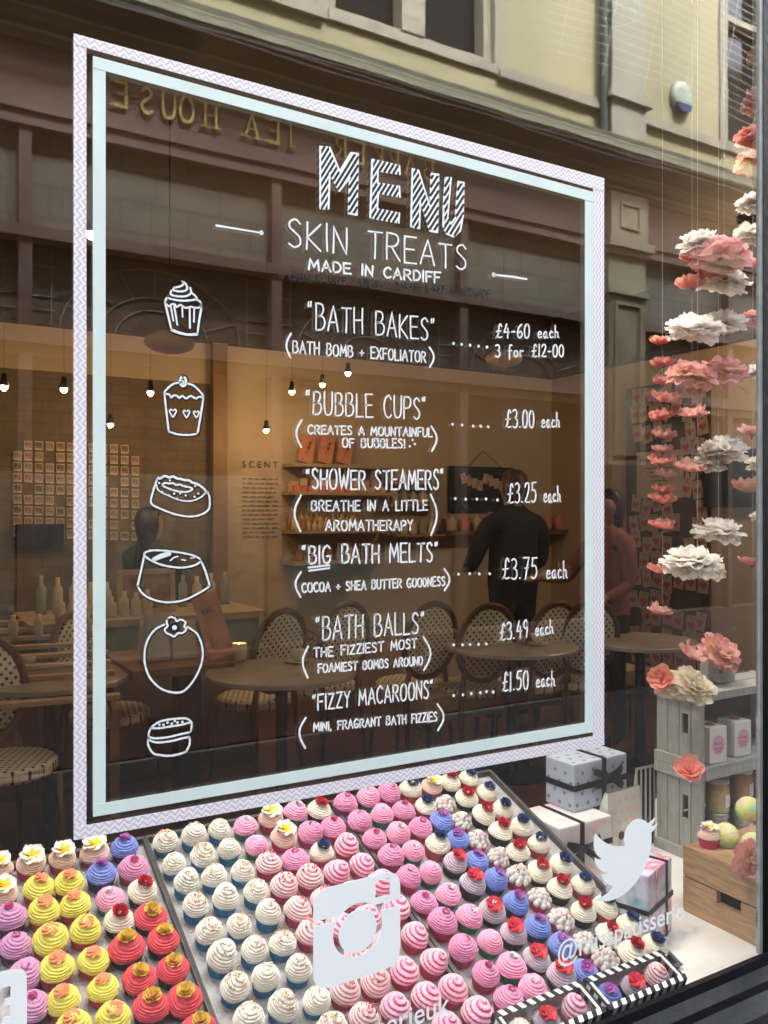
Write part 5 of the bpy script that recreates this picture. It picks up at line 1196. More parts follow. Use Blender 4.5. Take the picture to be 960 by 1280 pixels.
# lamps added out of view to brighten the window display
for k, x in enumerate((.15, .75, 1.35, 1.95)):
    t = thing('added_display_lamp', 'added unseen track spot lamp over the display, %s from the left of four' % ORD[k + 1], 'spot lamp', (x, .62, 3.05), 0, 'added track lamps over the window display')
    m = MB(); m.bx((-.30, -.02, .20), (.299, .02, .2495)); m.tube([(0, 0, .2), (0, 0, .09)], .008, 8); m.build('track', M_lampb, t)
    m = MB(); m.lathe([(0, .10), (.035, .10), (.05, -.03), (.046, -.03), (.03, .05), (0, .05)], n=20); m.build('shade', M_lampb, t, smooth=True)
    l = bpy.data.objects.new('display_light', bpy.data.lights.new('display_light', 'SPOT')); C.objects.link(l); l.parent = t; l.location = (0, 0, 0)
    l.data.energy = 5.9 if k < 3 else 4.2; l.data.color = (1, .92, .80); l.data.spot_size = R(75); l.data.spot_blend = .6; l.data.shadow_soft_size = .04
    l.rotation_euler = (R(-6), 0, 0)
# soft round ceiling shades
M_shade = pm('paper_shade', (.34, .24, .14), .8, .05, 6)
for px, py, y, r, lab in ((212, 428, 2.6, .115, 'unlit round paper shade hanging left of BATH BOMB line'), (630, 448, 3.4, .13, 'unlit round paper shade behind the price 3 for 12 pounds')):
    p = on_y(px, py, y); t = thing('ceiling_shade', lab, 'lamp shade', p, 0, 'round unlit paper shades'); m = MB(); m.ico((0, 0, 0), r, 0, (1, 1, .45), 20, 10); m.build('paper_shade', M_shade, t, smooth=True)
    m = MB(); m.tube([(0, 0, r * .4), (0, 0, 3.3 - p.z)], .004, 6); m.build('cable', M_lampb, t)

BY = 4.832
def B(px, py, off=0): return on_y(px, py, BY - off)
# photo prints pinned in rows
PH = [pm('print_%d' % k, c, .6, .5, 40, col2=d) for k, (c, d) in enumerate((((.10, .07, .06), (.45, .30, .20)), ((.30, .12, .09), (.55, .42, .32)), ((.05, .06, .07), (.30, .26, .2)), ((.40, .22, .18), (.5, .42, .36))))]
M_pw = pm('print_border', (.60, .52, .40), .7, .04, 10)
mm = MB(); mm.bx((-.026, 0, -.030), (.026, .004, .030), 1); mm.bx((-.021, -.0012, -.018), (.021, -.0002, .024), 0)
PM_ = []
for k in range(4): PM_.append(mm.mesh('photo', [PH[k], M_pw]))
n_ = 0
for r in range(9):
    for c in range(12):
        px, py = 22 + c * 13.4, 556 + r * 13.6 + c * .55
        if (r * 7 + c * 5) % 11 == 0: continue
        p = B(px, py, .012); o = link('photo_print', PM_[(r * 3 + c * 5 + r * c) % 4], None, p); o.rotation_euler = (0, random.uniform(-.05, .05), 0)
        tag(o, 'small square photo print in the pinned rows on the back wall at left', 'photo print', 'photo prints in rows on the wall')
# SCENT lettering and the small print under it
p = B(303, 584); q = B(347, 584)
vs, fs = text_mesh('S C E N T', q.x - p.x, .05); m = MB(); m.add([(p.x + x, BY + .0005 - .002, p.z + y) for x, y in vs], fs)
tag(m.build('wall_lettering', pm('wall_ink', (.05, .035, .025), .7, 0), fix=False), 'dark spaced capitals reading SCENT on the cream wall', 'lettering')
m = MB(); rnd = random.Random(3)
for r in range(14):
    u = p.x
    while u < q.x - .02:
        L = rnd.uniform(.02, .06); m.bx((u, BY - .0016, p.z - .09 - r * .034), (min(u + L, q.x), BY - .0010, p.z - .082 - r * .034)); u += L + .014
tag(m.build('wall_print', pm('faint_ink', (.22, .17, .11), .8, 0)), 'block of small faint print on the wall under the word SCENT', 'lettering')
# shelving with boxes
M_shelf = pm('shelf_wood', (.40, .30, .19), .6, .12, 8)
sx0, sx1 = B(352, 600).x, B(474, 600).x
for z, lab in ((1.87, 'top wall shelf carrying the leaning peach boxes'), (1.655, 'second wall shelf carrying small pink products'), (1.36, 'third wall shelf carrying rows of small bottles'), (1.12, 'lowest wall shelf above the plant')):
    m = MB(); m.bx((sx0, BY - .24, z - .025), (sx1, BY - .002, z)); tag(m.build('wall_shelf', M_shelf), lab, 'shelf', 'shelves on the back wall')
M_peach = pm('peach_box', (.62, .26, .14), .6, .15, 20); M_prt = pm('box_print', (.25, .07, .05), .6, .1, 30)
for k in range(3):
    x = sx0 + .17 + k * .17; t = thing('leaning_box', 'peach product box leaning on the top shelf, %s from the left' % ORD[k + 1], 'box', (x, BY - .12, 1.871), 0, 'peach boxes on the top shelf')
    m = MB(); m.box((0, .03, .115), (.12, .03, .22), 0, (R(-10), R(14), 0)); m.build('carton', M_peach, t); m = MB()
    for j in range(4): m.box((-.012 + .012 * j, .0125, .06 + j * .035), (.022, .002, .028), 0, (R(-10), R(14 + 20 * (j % 2)), 0))
    m.build('print', M_prt, t)
rnd = random.Random(5)
def goods(name, lab, cat, group, x0, x1, n, y, z, cols, shape, w_=.03, h_=.05):
    me = []
    for c in cols:
        m = MB()
        if shape == 'box': m.bx((-w_ / 2, -w_ / 2, 0), (w_ / 2, w_ / 2, h_))
        else: m.lathe([(0, 0), (w_ * .45, 0), (w_ * .5, h_ * .1), (w_ * .5, h_ * .68), (w_ * .22, h_ * .8), (w_ * .22, h_), (0, h_)], n=10)
        me.append(m.mesh(name, c, shape != 'box'))
    for k in range(n):
        o = link(name, me[rnd.randrange(len(me))], None, (x0 + (x1 - x0) * (k + .5) / n, y + rnd.uniform(-.01, .01), z + .0005)); o.rotation_euler = (0, 0, rnd.uniform(-.3, .3)); o.scale = (1, 1, rnd.uniform(.85, 1.15)); tag(o, lab, cat, group)
M_b1 = pm('bottle_cream', (.55, .45, .32), .4, .1, 20); M_b2 = pm('bottle_amber', (.35, .16, .06), .25, .1, 20); M_b3 = pm('soap_coral', (.60, .20, .15), .6, .2, 30); M_b4 = pm('soap_blush', (.62, .40, .32), .6, .2, 30); M_gl = pm('glass_grey', (.32, .33, .27), .15, .1, 20)
goods('soap_bar', 'small coral or blush soap in the row on the second shelf', 'soap', 'soaps in a row on the second shelf', sx0 + .02, sx1 - .05, 15, BY - .17, 1.655, [M_b3, M_b4, M_b3], 'box', .05, .045)
goods('soap_bar', 'small cream packet standing behind the soaps on the second shelf', 'soap', 'packets behind the soaps', sx0 + .02, sx1 - .05, 9, BY - .07, 1.655, [M_b4, M_b1], 'box', .06, .10)
for k, (yy, zz_) in enumerate(((.20, 1.36), (.13, 1.362), (.06, 1.364))): goods('bottle', 'small bottle in row %s from the front on the third shelf' % ORD[k + 1], 'bottle', 'bottle row %s on the third shelf' % ORD[k + 1], sx0 + .02, sx0 + .62, 13, BY - yy, zz_, [M_b1, M_b1, M_b2], 'bottle', .042, .07 + .035 * k)
goods('bottle', 'brown or cream bottle in the row on the lowest shelf', 'bottle', 'bottles on the lowest shelf', sx0 + .05, sx1 - .05, 9, BY - .12, 1.12, [M_b1, M_b2, M_gl], 'bottle', .06, .13)
# second, glassy shelf group and the long right shelf
gx0, gx1 = B(476, 600).x, B(540, 600).x
for z, lab in ((1.74, 'upper glass shelf between peach boxes and black board'), (1.56, 'middle glass shelf right of the soaps'), (1.31, 'lower glass shelf right of the bottle rows')):
    m = MB(); m.bx((gx0, BY - .2, z - .012), (gx1, BY - .002, z)); tag(m.build('wall_shelf', M_shelf), lab, 'shelf', 'glass shelves on the back wall')
    goods('glass_jar', 'clear glass jar in the row on the ' + lab.split(' glass')[0] + ' glass shelf', 'jar', 'jars on the ' + lab.split(' glass')[0] + ' glass shelf', gx0 + .02, gx1 - .02, 5, BY - .1, z, [M_gl, M_b1], 'bottle', .075, .13)
rx0, rx1 = B(545, 650).x, B(700, 650).x
m = MB(); m.bx((rx0, BY - .22, 1.30), (rx1, BY - .002, 1.335)); tag(m.build('wall_shelf', pm('shelf_dark', (.14, .08, .045), .5, .2, 8)), 'long dark shelf behind the man in black carrying jars', 'shelf', 'shelves on the back wall')
goods('glass_jar', 'glass jar on the long dark shelf behind the man in black', 'jar', 'jars on the long dark shelf', rx0 + .03, rx1 - .05, 10, BY - .1, 1.335, [M_gl, M_b3, M_b1, M_gl], 'bottle', .09, .15)
# black board with hanging bunting
a, b = B(560, 640), B(640, 585)
t = thing('black_board', 'black board with pale hearts bunting hung from a nail on cream wall', 'notice board', ((a.x + b.x) / 2, BY - .03, a.z))
W2, H2 = (b.x - a.x), b.z - a.z
m = MB(); m.bx((-W2 / 2, 0, 0), (W2 / 2, .02, H2)); m.build('board_panel', M_dark if False else pm('board_black', (.012, .011, .010), .5, .2, 8), t)
m = MB(); m.tube([(-W2 * .22, -.004, H2), (0, -.004, H2 + .14), (W2 * .28, -.004, H2)], .004, 5); m.build('cord', M_lampb, t)
m = MB()
for k in range(9):
    u = -W2 * .30 + k * W2 * .085; v = H2 * (.86 - .05 * ((k * 5) % 4) - .0 * k); m.box((u, -.004, v - .05), (.055, .004, .09), 0, (0, rnd.uniform(-.3, .3), 0))
m.build('bunting', pm('bunting_card', (.50, .40, .32), .7, .2, 30), t)
m = MB()
for k in range(4): m.prism([(x * .02 - W2 * .22 + k * W2 * .17, z * -.02 + H2 * .78 - .06 * (k % 2)) for x, z in ((0, 1.2), (-.9, -.1), (-.6, -.9), (0, -.5), (.6, -.9), (.9, -.1))], lambda u, v, d: (u, -.0068 - d, v), .001)
m.build('heart_print', M_b3, t)
# board covered with heart cards on the right wall
RX = 5.428
def Rw(px, py, off=0):
    d = ray(px, py); return CAM + d * ((RX - off) / d.x)
t = thing('card_board', 'dark brown board on the right wall, thickly pinned with heart cards', 'notice board', (RX - .03, Rw(838, 700).y, 0))
ya, yb2 = Rw(889, 700).y, Rw(786, 700).y; zt_, zb_ = Rw(838, 478).z, Rw(838, 905).z
m = MB(); m.bx((0, ya - t.location.y, zb_), (.028, yb2 - t.location.y, zt_)); m.build('board_panel', pm('board_brown', (.065, .035, .024), .7, .2, 6), t)
t = thing('poster', 'pale poster in the middle of the heart card board behind flowers', 'poster', (RX - .036, Rw(828, 600).y, Rw(828, 590).z))
m = MB(); m.bx((0, -.24, -.21), (.004, .24, .17)); m.build('sheet', pm('poster_paper', (.42, .34, .28), .7, .08, 6), t)
vs, fs = text_mesh('MISS PATISSERIE', .40, .034); m = MB(); m.add([(-.0008, .20 - x, .085 + y) for x, y in vs], fs)
for k in range(5): m.bx((-.0012, -.15 + .02 * k, .03 - .035 * k), (-.0006, .15 - .02 * k, .036 - .035 * k))
m.build('lettering', pm('poster_ink', (.07, .04, .035), .7, 0), t, fix=False)
hm = [(math.sin(q) ** 3 * .034, (13 * math.cos(q) - 5 * math.cos(2 * q) - 2 * math.cos(3 * q) - math.cos(4 * q)) / 16 * .034) for q in [2 * PI * k / 24 for k in range(24)]]
mm = MB(); mm.bx((0, -.048, -.07), (.003, .048, .07), 0); mm.prism([(u, v - .01) for u, v in hm], lambda u, v, d: (-.0005 - d, u, v), .0008, 1); mm.bx((-.0008, -.006, .048), (-.0002, .006, .060), 2)
card = mm.mesh('heart_card', [pm('heart_card_paper', (.40, .29, .25), .7, .08, 20), pm('heart_card_red', (.32, .085, .08), .7, .25, 40), M_ink])
rnd = random.Random(11); z = zt_ - .09; row = 0
while z > zb_ + .35:
    y = ya + .06 + .03 * (row % 2)
    while y < yb2 - .05:
        if rnd.random() < .88 and not (abs(y - Rw(828, 600).y) < .27 and -.27 < z - Rw(828, 590).z < .23):
            o = link('heart_card', card, None, (RX - .0345 - .004 * rnd.random(), y + rnd.uniform(-.015, .015), z + rnd.uniform(-.03, .03))); o.rotation_euler = (rnd.uniform(-.22, .22), 0, 0)
            tag(o, 'cream card with red heart pinned on the dark brown board', 'card', 'heart cards pinned on the board')
        y += .108
    z -= .150; row += 1
p = Rw(925, 600); m = MB(); m.bx((0, -.20, -.20), (.05, .28, .22)); o = m.build('wall_screen', pm('screen_black', (.006, .006, .008), .25, 0), loc=(RX - .055, p.y, p.z)); tag(o, 'black wall screen on the right wall behind the peach flower', 'screen')
p = B(47, 668); m = MB(); m.bx((-.14, 0, -.09), (.16, .05, .07)); o = m.build('wall_screen', MATS['screen_black'], loc=(p.x, BY - .055, p.z)); tag(o, 'small dark screen below the photo prints at far left', 'screen')

# ---- furniture
M_cane = pm('cane_wood', (.13, .055, .02), .45, .2, 12); M_blackm = pm('black_metal', (.012, .012, .013), .4, .1, 20)
def weave(name, c1, c2, k):
    m_ = bpy.data.materials.new(name); m_.use_nodes = True; n, l = m_.node_tree.nodes, m_.node_tree.links; b = n['Principled BSDF']
    uv = n.new('ShaderNodeTexCoord'); mp = n.new('ShaderNodeMapping'); mp.inputs['Rotation'].default_value = (0, 0, R(45)); mp.inputs['Scale'].default_value = (k, k, k)
    l.new(uv.outputs['UV'], mp.inputs[0]); vo = n.new('ShaderNodeTexVoronoi'); vo.inputs['Randomness'].default_value = 0; vo.inputs['Scale'].default_value = 1; l.new(mp.outputs[0], vo.inputs['Vector'])
    cr = n.new('ShaderNodeValToRGB'); cr.color_ramp.elements[0].position = .22; cr.color_ramp.elements[1].position = .28
    cr.color_ramp.elements[0].color = (*c2, 1); cr.color_ramp.elements[1].color = (*c1, 1); l.new(vo.outputs['Distance'], cr.inputs[0]); l.new(cr.outputs[0], b.inputs['Base Color'])
    b.inputs['Roughness'].default_value = .55; return m_
M_weave = weave('cane_weave', (.78, .74, .58), (.02, .02, .016), 34)
def planar_uv(o, ax):
    uv = o.data.uv_layers.new(name='UVMap')
    for lp in o.data.loops:
        c = o.data.vertices[lp.vertex_index].co; uv.data[lp.index].uv = (c[ax[0]], c[ax[1]])
chair0 = None
def chair(x, y, rz, lab):
    global chair0
    if chair0 is None:
        t = thing('cane_chair', lab, 'chair', (x, y, 0.004), rz, 'round backed cane bistro chairs')
        m = MB(); m.lathe([(0, 0), (.19, 0), (.205, .015), (.205, .045), (.19, .058), (0, .062)], (0, 0, .42), 28); o = m.build('seat', M_weave, t, smooth=False); planar_uv(o, (0, 1))
        tl = R(-10); c = Vector((0, .20, .74))
        def bp(u, v, w_=0): return (c.x + u, c.y + v * math.sin(-tl) + w_, c.z + v * math.cos(tl))
        m = MB(); m.prism([(.165 * math.cos(q), .20 * math.sin(q)) for q in [2 * PI * k / 32 for k in range(32)]], lambda u, v, d: bp(u, v, d - .012), .024); o = m.build('backrest', M_weave, t); planar_uv(o, (0, 2))
        m = MB(); m.tube([bp(.19 * math.cos(q), .225 * math.sin(q)) for q in [2 * PI * k / 32 for k in range(32)]], .019, 8, closed=True); m.build('back_frame', M_cane, t, smooth=True)
        for sx, sy in ((-1, -1), (1, -1)): m = MB(); m.tube([(sx * .15, sy * .15, .42), (sx * .17, sy * .18, 0)], [.018, .012], 8); m.build('leg', M_cane, t, smooth=True)
        for sx in (-1, 1): m = MB(); m.tube([bp(sx * .13, -.165), (sx * .15, .165, .44), (sx * .17, .21, 0)], [.016, .018, .012], 8); m.build('leg', M_cane, t, smooth=True)
        chair0 = t
    else: dup(chair0, (x, y, .004), (0, 0, rz), lab)
def fl(px, py): p = on_z(px, py, 0.0); return p.x, p.y
def chz(px, py, z, rz, lab):
    p = on_z(px, py, z); chair(p.x, p.y, rz, lab)
def ch_at(px, y, rz, lab):
    p = on_y(px, 640, y); chair(p.x, p.y, rz, lab)
ch_at(6, 2.55, R(20), 'cane chair at the far left edge beside the round table'); ch_at(137, 3.25, R(35), 'cane chair left of centre behind the bath ball drawing')
ch_at(318, 3.2, R(-160), 'cane chair facing out by the candle table') ; ch_at(402, 3.35, R(-165), 'cane chair behind the words BATH BALLS at left'); ch_at(512, 3.1, R(-175), 'cane chair behind the closing words of BATH BALLS')
ch_at(586, 2.85, R(175), 'cane chair in front of the man in black, left one'); ch_at(664, 2.75, R(180), 'cane chair in front of the man in black, right one'); ch_at(716, 2.7, R(165), 'cane chair nearest the mint tape at right')
M_marble = pm('pale_marble', (.36, .33, .30), .25, .25, 4, detail=8); M_napkin = pm('table_paper', (.52, .47, .44), .6, .05, 8)
def rtable(px, py, r, lab, z=.74):
    p = on_z(px, py, z); t = thing('round_table', lab, 'table', (p.x, p.y, .004), 0, 'round marble cafe tables')
    m = MB(); m.lathe([(0, z - .03), (r - .01, z - .03), (r, z - .025), (r, z - .008), (r - .006, z - .003), (0, z - .003)], n=48); m.build('tabletop', M_marble, t)
    m = MB(); m.lathe([(.22, .0), (.22, .012), (.04, .03), (.03, .06), (.03, z - .04), (.08, z - .031), (0, z - .031)], n=24); m.build('pedestal', M_blackm, t); return p
rtable(62, 845, .36, 'round marble table at the left edge in front of slatted stand'); pt = rtable(352, 838, .36, 'round marble table carrying the lit candle'); rtable(640, 806, .38, 'round marble table in front of the cane chairs at right')
rtable(800, 800, .34, 'round table behind the tape and below the heart cards')
p = on_z(299, 826, .742); t = thing('candle', 'lit candle in a pale glass on the round marble table', 'candle', (p.x, p.y, .7425))
m = MB(); m.lathe([(0, 0), (.035, 0), (.04, .09), (.036, .09), (.034, .05), (0, .05)], n=20); m.build('glass_cup', pm('votive_glass', (.62, .50, .32), .3, .05, 10), t, smooth=True)
m = MB(); m.lathe([(0, .055), (.006, .062), (.004, .075), (0, .09)], n=10); m.build('flame', emit('candle_flame', (1, .62, .22), 14), t, smooth=True)
# display tables with bottles
M_table = pm('table_wood', (.20, .11, .055), .5, .25, 7); M_cloth = pm('grey_cloth', (.24, .23, .20), .85, .08, 6)
a = on_z(30, 762, .82); 
t = thing('slatted_stand', 'long wooden slatted stand with rows of small bottles at the left', 'display stand', (.66, 3.15, 0.004), R(-8))
m = MB()
for k in range(9): m.box((0, -.62 + k * .155, .70 + .024 * k), (.62, .06, .02))
m.build('slat', pm('slat_wood', (.46, .33, .20), .6, .1, 10), t)
m = MB()
for sx in (-1, 1): m.box((sx * .29, 0, .70), (.03, 1.36, .05), 0, (R(6.6), 0, 0)); m.box((sx * .29, -.6, .31), (.04, .04, .62)); m.box((sx * .29, .6, .36), (.04, .04, .72))
m.build('stand_frame', M_table, t)
M_sb = [M_b1, pm('bottle_pale', (.55, .50, .40), .4, .1, 20)]
for r in (6,):
    for k in range(5):
        pos = t.matrix_basis @ Vector((-.25 + k * .12, -.62 + r * .155, .708 + .024 * r))
        if k == 0:
            m = MB(); m.lathe([(0, 0), (.022, 0), (.024, .01), (.024, .07), (.012, .08), (.014, .11), (0, .11)], n=10); sbm = m.mesh('slat_bottle', M_sb[0], True)
        o = link('bottle', sbm, None, Vector((pos.x, pos.y, pos.z + .0045))); tag(o, 'small pale bottle in the rows on the slatted wooden stand', 'bottle', 'bottles on the slatted stand')
t = thing('display_table', 'cloth covered display table behind the bath melt drawing', 'table', (1.28, 3.85, .004), 0)
m = MB(); m.bx((-.62, -.32, .86), (.72, .36, .90)); m.build('tabletop', M_table if False else pm('table_pale', (.42, .31, .18), .5, .12, 6), t)
m = MB(); m.bx((-.58, -.29, .0), (.68, .33, .858)); m.build('cloth', M_cloth, t)
goods('bottle', 'slim pale bottle in the front row on the cloth covered table', 'bottle', 'bottles on the cloth table, front row', .80, 1.35, 8, 3.66, .9045, [M_b1, M_sb[1]], 'bottle', .055, .13)
goods('bottle', 'tall pale bottle in the back row on the cloth covered table', 'bottle', 'bottles on the cloth table, back row', .74, 1.95, 13, 4.0, .9045, [M_b1, M_sb[1], M_gl], 'bottle', .06, .2)
t = thing('picture_frame', 'pale framed picture standing on the cloth covered table', 'picture', (1.33, 3.74, .9045), 0)
m = MB(); m.bx((-.17, 0, 0), (.17, .02, .03)); m.bx((-.17, 0, .23), (.17, .02, .26)); m.bx((-.17, 0, .0301), (-.14, .02, .2299)); m.bx((.14, 0, .0301), (.17, .02, .2299)); m.build('frame', pm('frame_pale', (.48, .38, .25), .6, .1, 10), t)
m = MB(); m.bx((-.14, .006, .03), (.14, .014, .23)); m.build('print', pm('print_rose', (.30, .14, .10), .6, .4, 14, col2=(.48, .34, .22)), t)
# long wooden table in front with black leg, cards and leaning signs
t = thing('wooden_table', 'dark wooden table with thick black leg carrying white cards', 'table', (0, 0, .004))
a = on_z(165, 840, .76); b = on_z(292, 828, .76)
m = MB(); m.bx((a.x, a.y - .02, .72), (b.x, a.y + .62, .76)); m.build('tabletop', M_table, t)
p = on_y(236, 840, a.y + .05); m = MB(); m.bx((p.x - .055, a.y + .03, 0), (p.x + .055, a.y + .14, .7195)); m.build('leg', M_blackm, t)
m = MB(); m.bx((b.x - .08, a.y + .5, 0), (b.x - .02, a.y + .56, .7195)); m.build('leg', M_blackm, t)
for px, w_, h_, lab, mt, tw in ((196, .14, .22, 'tall white folded card on the wooden table, left one', M_napkin, .1), (232, .12, .19, 'white folded card on the wooden table beside the leaning sign', M_napkin, -.06)):
    q = on_y(px, 800, a.y + .2); t = thing('folded_card', lab, 'card', (q.x, a.y + .2, .7645), tw, 'folded cards on the wooden table')
    m = MB(); m.prism([(0, 0), (.09, 0), (.047, h_), (.043, h_)], lambda u, v, d: (d, u, v), w_); m.v = [(x - w_ / 2, y, z) for x, y, z in m.v]; m.build('card', mt, t)
q = on_y(258, 800, a.y + .10); t = thing('leaning_sign', 'peach sign panel with dark print leaning to the left by candle', 'sign', (q.x + .05, a.y + .12, .768), 0)
m = MB(); m.box((-.01, 0, .165), (.13, .012, .33), 0, (R(-8), R(-15), 0)); m.build('sign_panel', M_peach, t)
m = MB(); m.box((.0, -.012, .09), (.06, .003, .06), 0, (R(-8), R(-15), .2)); m.box((-.04, -.002 + .012, .24), (.05, .045, .03), 0, (R(-8), R(-15), 0)); m.build('print', M_prt, t)
# upholstered bench, stool seats and basket
t = thing('bench', 'long cream upholstered bench with thin black legs in the middle', 'bench', (0, 0, .004))
a = on_z(560, 868, .46); b = on_z(742, 835, .46)
m = MB(); m.box(((a.x + b.x) / 2 + .1, a.y + .22, .40), (b.x - a.x + .5, .44, .11)); bevel(m.build('cushion', pm('bench_cream', (.42, .36, .25), .8, .1, 30, .2, 120), t), .02, 3)
m = MB(); m.box(((a.x + b.x) / 2 + .1, a.y + .22, .32), (b.x - a.x + .46, .40, .045)); m.build('bench_frame', pm('bench_rail', (.33, .27, .18), .7, .1, 9), t)
for xx in (a.x - .1, (a.x + b.x) / 2, b.x + .2):
    for yy in (.05, .39): m = MB(); m.tube([(xx, a.y + yy, .30), (xx, a.y + yy, 0)], .011, 8); m.build('leg', M_blackm, t)
p = on_z(531, 948, .02); t = thing('wicker_basket', 'small wicker bin full of crumpled white paper on the dark floor', 'basket', (p.x, p.y, .004))
m = MB(); m.lathe([(.0, 0), (.085, 0), (.10, .05), (.115, .25), (.108, .25), (.09, .05), (0, .03)], n=24); m.build('wicker', pm('wicker', (.33, .24, .14), .7, .35, 60, .4, 90), t)
m = MB(); rnd = random.Random(2)
for k in range(7): m.ico((rnd.uniform(-.05, .05), rnd.uniform(-.05, .05), .24 + rnd.uniform(0, .04)), .05, 0, (1, 1, .8), 7, 4)
m.build('crumpled_paper', M_napkin, t)
# plant on the counter
p = on_y(420, 745, 4.2); t = thing('potted_palm', 'small green palm in a dark pot below the shelves', 'plant', (p.x, 4.2, .004))
m = MB(); m.lathe([(0, 0), (.14, 0), (.17, .5), (.15, .5), (0, .46)], n=20); m.build('pot', M_dark, t)
m = MB(); rnd = random.Random(8)
for k in range(16):
    a = rnd.uniform(0, 6.28); ln = rnd.uniform(.3, .5); el = rnd.uniform(.5, 1.2); sp = []
    for i in range(7): q = i / 6; sp.append(Vector((ln * q * math.cos(el - q) * math.cos(a), ln * q * math.cos(el - q) * math.sin(a), .46 + ln * q * math.sin(el) - .22 * q * q * ln)))
    m.tube(sp, .004, 4)
    for i in range(1, 7):
        for sgn in (-1, 1):
            c = sp[i]; d = Vector((math.cos(a + sgn * 1.0), math.sin(a + sgn * 1.0), -.35)) * .12; n2 = Vector((0, 0, .006)); sd = Vector((-d.y, d.x, 0)).normalized() * .008
            m.add([c - sd, c + d * .5 - sd * .9 + n2, c + d, c + d * .5 + sd * .9 + n2, c + sd], [(0, 1, 2, 3, 4)])
m.build('fronds', pm('palm_green', (.03, .075, .03), .5, .3, 20), t, fix=False)

# ---- people
def person(lab, loc, rz, joints, edges, zones, mats, hair=None):
    me = bpy.data.meshes.new('body'); names = list(joints); me.from_pydata([joints[k][0] for k in names], [(names.index(a), names.index(b)) for a, b in edges], [])
    o = bpy.data.objects.new('person', me); C.objects.link(o)
    sk = o.modifiers.new('skin', 'SKIN'); sk.use_smooth_shade = True
    for i, k in enumerate(names):
        r = joints[k][1]; me.skin_vertices[0].data[i].radius = r if isinstance(r, tuple) else (r, r)
    me.skin_vertices[0].data[0].use_root = True
    ss = o.modifiers.new('sub', 'SUBSURF'); ss.levels = 2; ss.render_levels = 2
    dg = bpy.context.evaluated_depsgraph_get(); nm = bpy.data.meshes.new_from_object(o.evaluated_get(dg)); o.modifiers.clear(); o.data = nm; bpy.data.meshes.remove(me)
    nm.name = 'person_body'; nm.materials.clear()
    for m_ in mats: nm.materials.append(m_)
    for p_ in nm.polygons: p_.material_index = zones(p_.center); p_.use_smooth = True
    o.location = loc; o.rotation_euler = (0, 0, rz); tag(o, lab, 'person'); return o
M_skin = pm('skin', (.40, .22, .145), .55, .05, 9); M_jblack = pm('black_jacket', (.010, .010, .012), .75, .3, 9, .3, 20); M_jean = pm('dark_jeans', (.012, .013, .018), .8, .2, 12)
M_pinkt = pm('dusty_top', (.24, .09, .07), .8, .12, 10, .3, 25); M_hairb = pm('dark_hair', (.022, .012, .008), .45, .4, 60); M_green = pm('green_knit', (.016, .03, .026), .85, .4, 20, .3, 60); M_hair2 = pm('brown_hair', (.07, .035, .018), .5, .4, 60); M_feat = pm('face_feature', (.16, .07, .05), .5, 0)
def standing(h=1.75, sh=.20, lift=1.0, armL=None, armR=None, wr=1.0):
    k = h / 1.75; J = {}
    def j(n, x, y, z, r): J[n] = ((x * k, y * k, z * k), tuple(q * k for q in r) if isinstance(r, tuple) else r * k)
    j('pelvis', 0, 0, .95, (.165, .115)); j('waist', 0, .0, 1.10, (.150, .105)); j('chest', 0, .01, 1.28, (.175 * wr, .12)); j('collar', 0, .02, 1.43, (.12, .085)); j('neck', 0, .015, 1.51, .056); j('jaw', 0, -.012, 1.58, (.066, .07)); j('face', 0, -.008, 1.645, (.076, .090)); j('crown', 0, .006, 1.715, (.062, .075))
    j('nose', 0, -.105, 1.635, .012)
    for s, n in ((-1, 'l'), (1, 'r')):
        j(n + 'ear', s * .083, .01, 1.635, .014)
        j(n + 'sh', s * sh, .015, 1.40, .072 * wr)
        arm = armL if s < 0 else armR
        e, wst, hd = arm or ((s * (sh + .06), .02, 1.12), (s * (sh + .07), -.05, .88), (s * (sh + .07), -.07, .80))
        j(n + 'el', *e, .052 * wr); j(n + 'wr', *wst, .034); j(n + 'hand', *hd, .040)
        d = (Vector(hd) - Vector(wst)).normalized(); up_ = Vector((0, 0, 1)) if abs(d.z) < .7 else Vector((0, -1, 0)); sd = d.cross(up_).normalized()
        for f in range(4):
            b_ = Vector(hd) + d * .035 + sd * (f - 1.5) * .02; c_ = Vector(hd) + d * (.085 + .012 * (f in (1, 2))) + sd * (f - 1.5) * .022 - up_ * .018
            j('%sf%da' % (n, f), *b_, .0115); j('%sf%db' % (n, f), *c_, .009)
        j(n + 'th', *(Vector(hd) + sd * -.045 * s + d * .015), .012)
        j(n + 'hip', s * .09, 0, .88, .095); j(n + 'knee', s * .10, -.015, .50, .062); j(n + 'ank', s * .10, .02, .10, .042); j(n + 'toe', s * .115, -.14, .035, .036)
    E_ = [('pelvis', 'waist'), ('waist', 'chest'), ('chest', 'collar'), ('collar', 'neck'), ('neck', 'jaw'), ('jaw', 'face'), ('face', 'crown'), ('face', 'nose')]
    for n in 'lr':
        E_ += [('face', n + 'ear'), ('collar', n + 'sh'), (n + 'sh', n + 'el'), (n + 'el', n + 'wr'), (n + 'wr', n + 'hand'), (n + 'hand', n + 'th'), ('pelvis', n + 'hip'), (n + 'hip', n + 'knee'), (n + 'knee', n + 'ank'), (n + 'ank', n + 'toe')]
        for f in range(4): E_ += [(n + 'hand', '%sf%da' % (n, f)), ('%sf%da' % (n, f), '%sf%db' % (n, f))]
    return J, E_
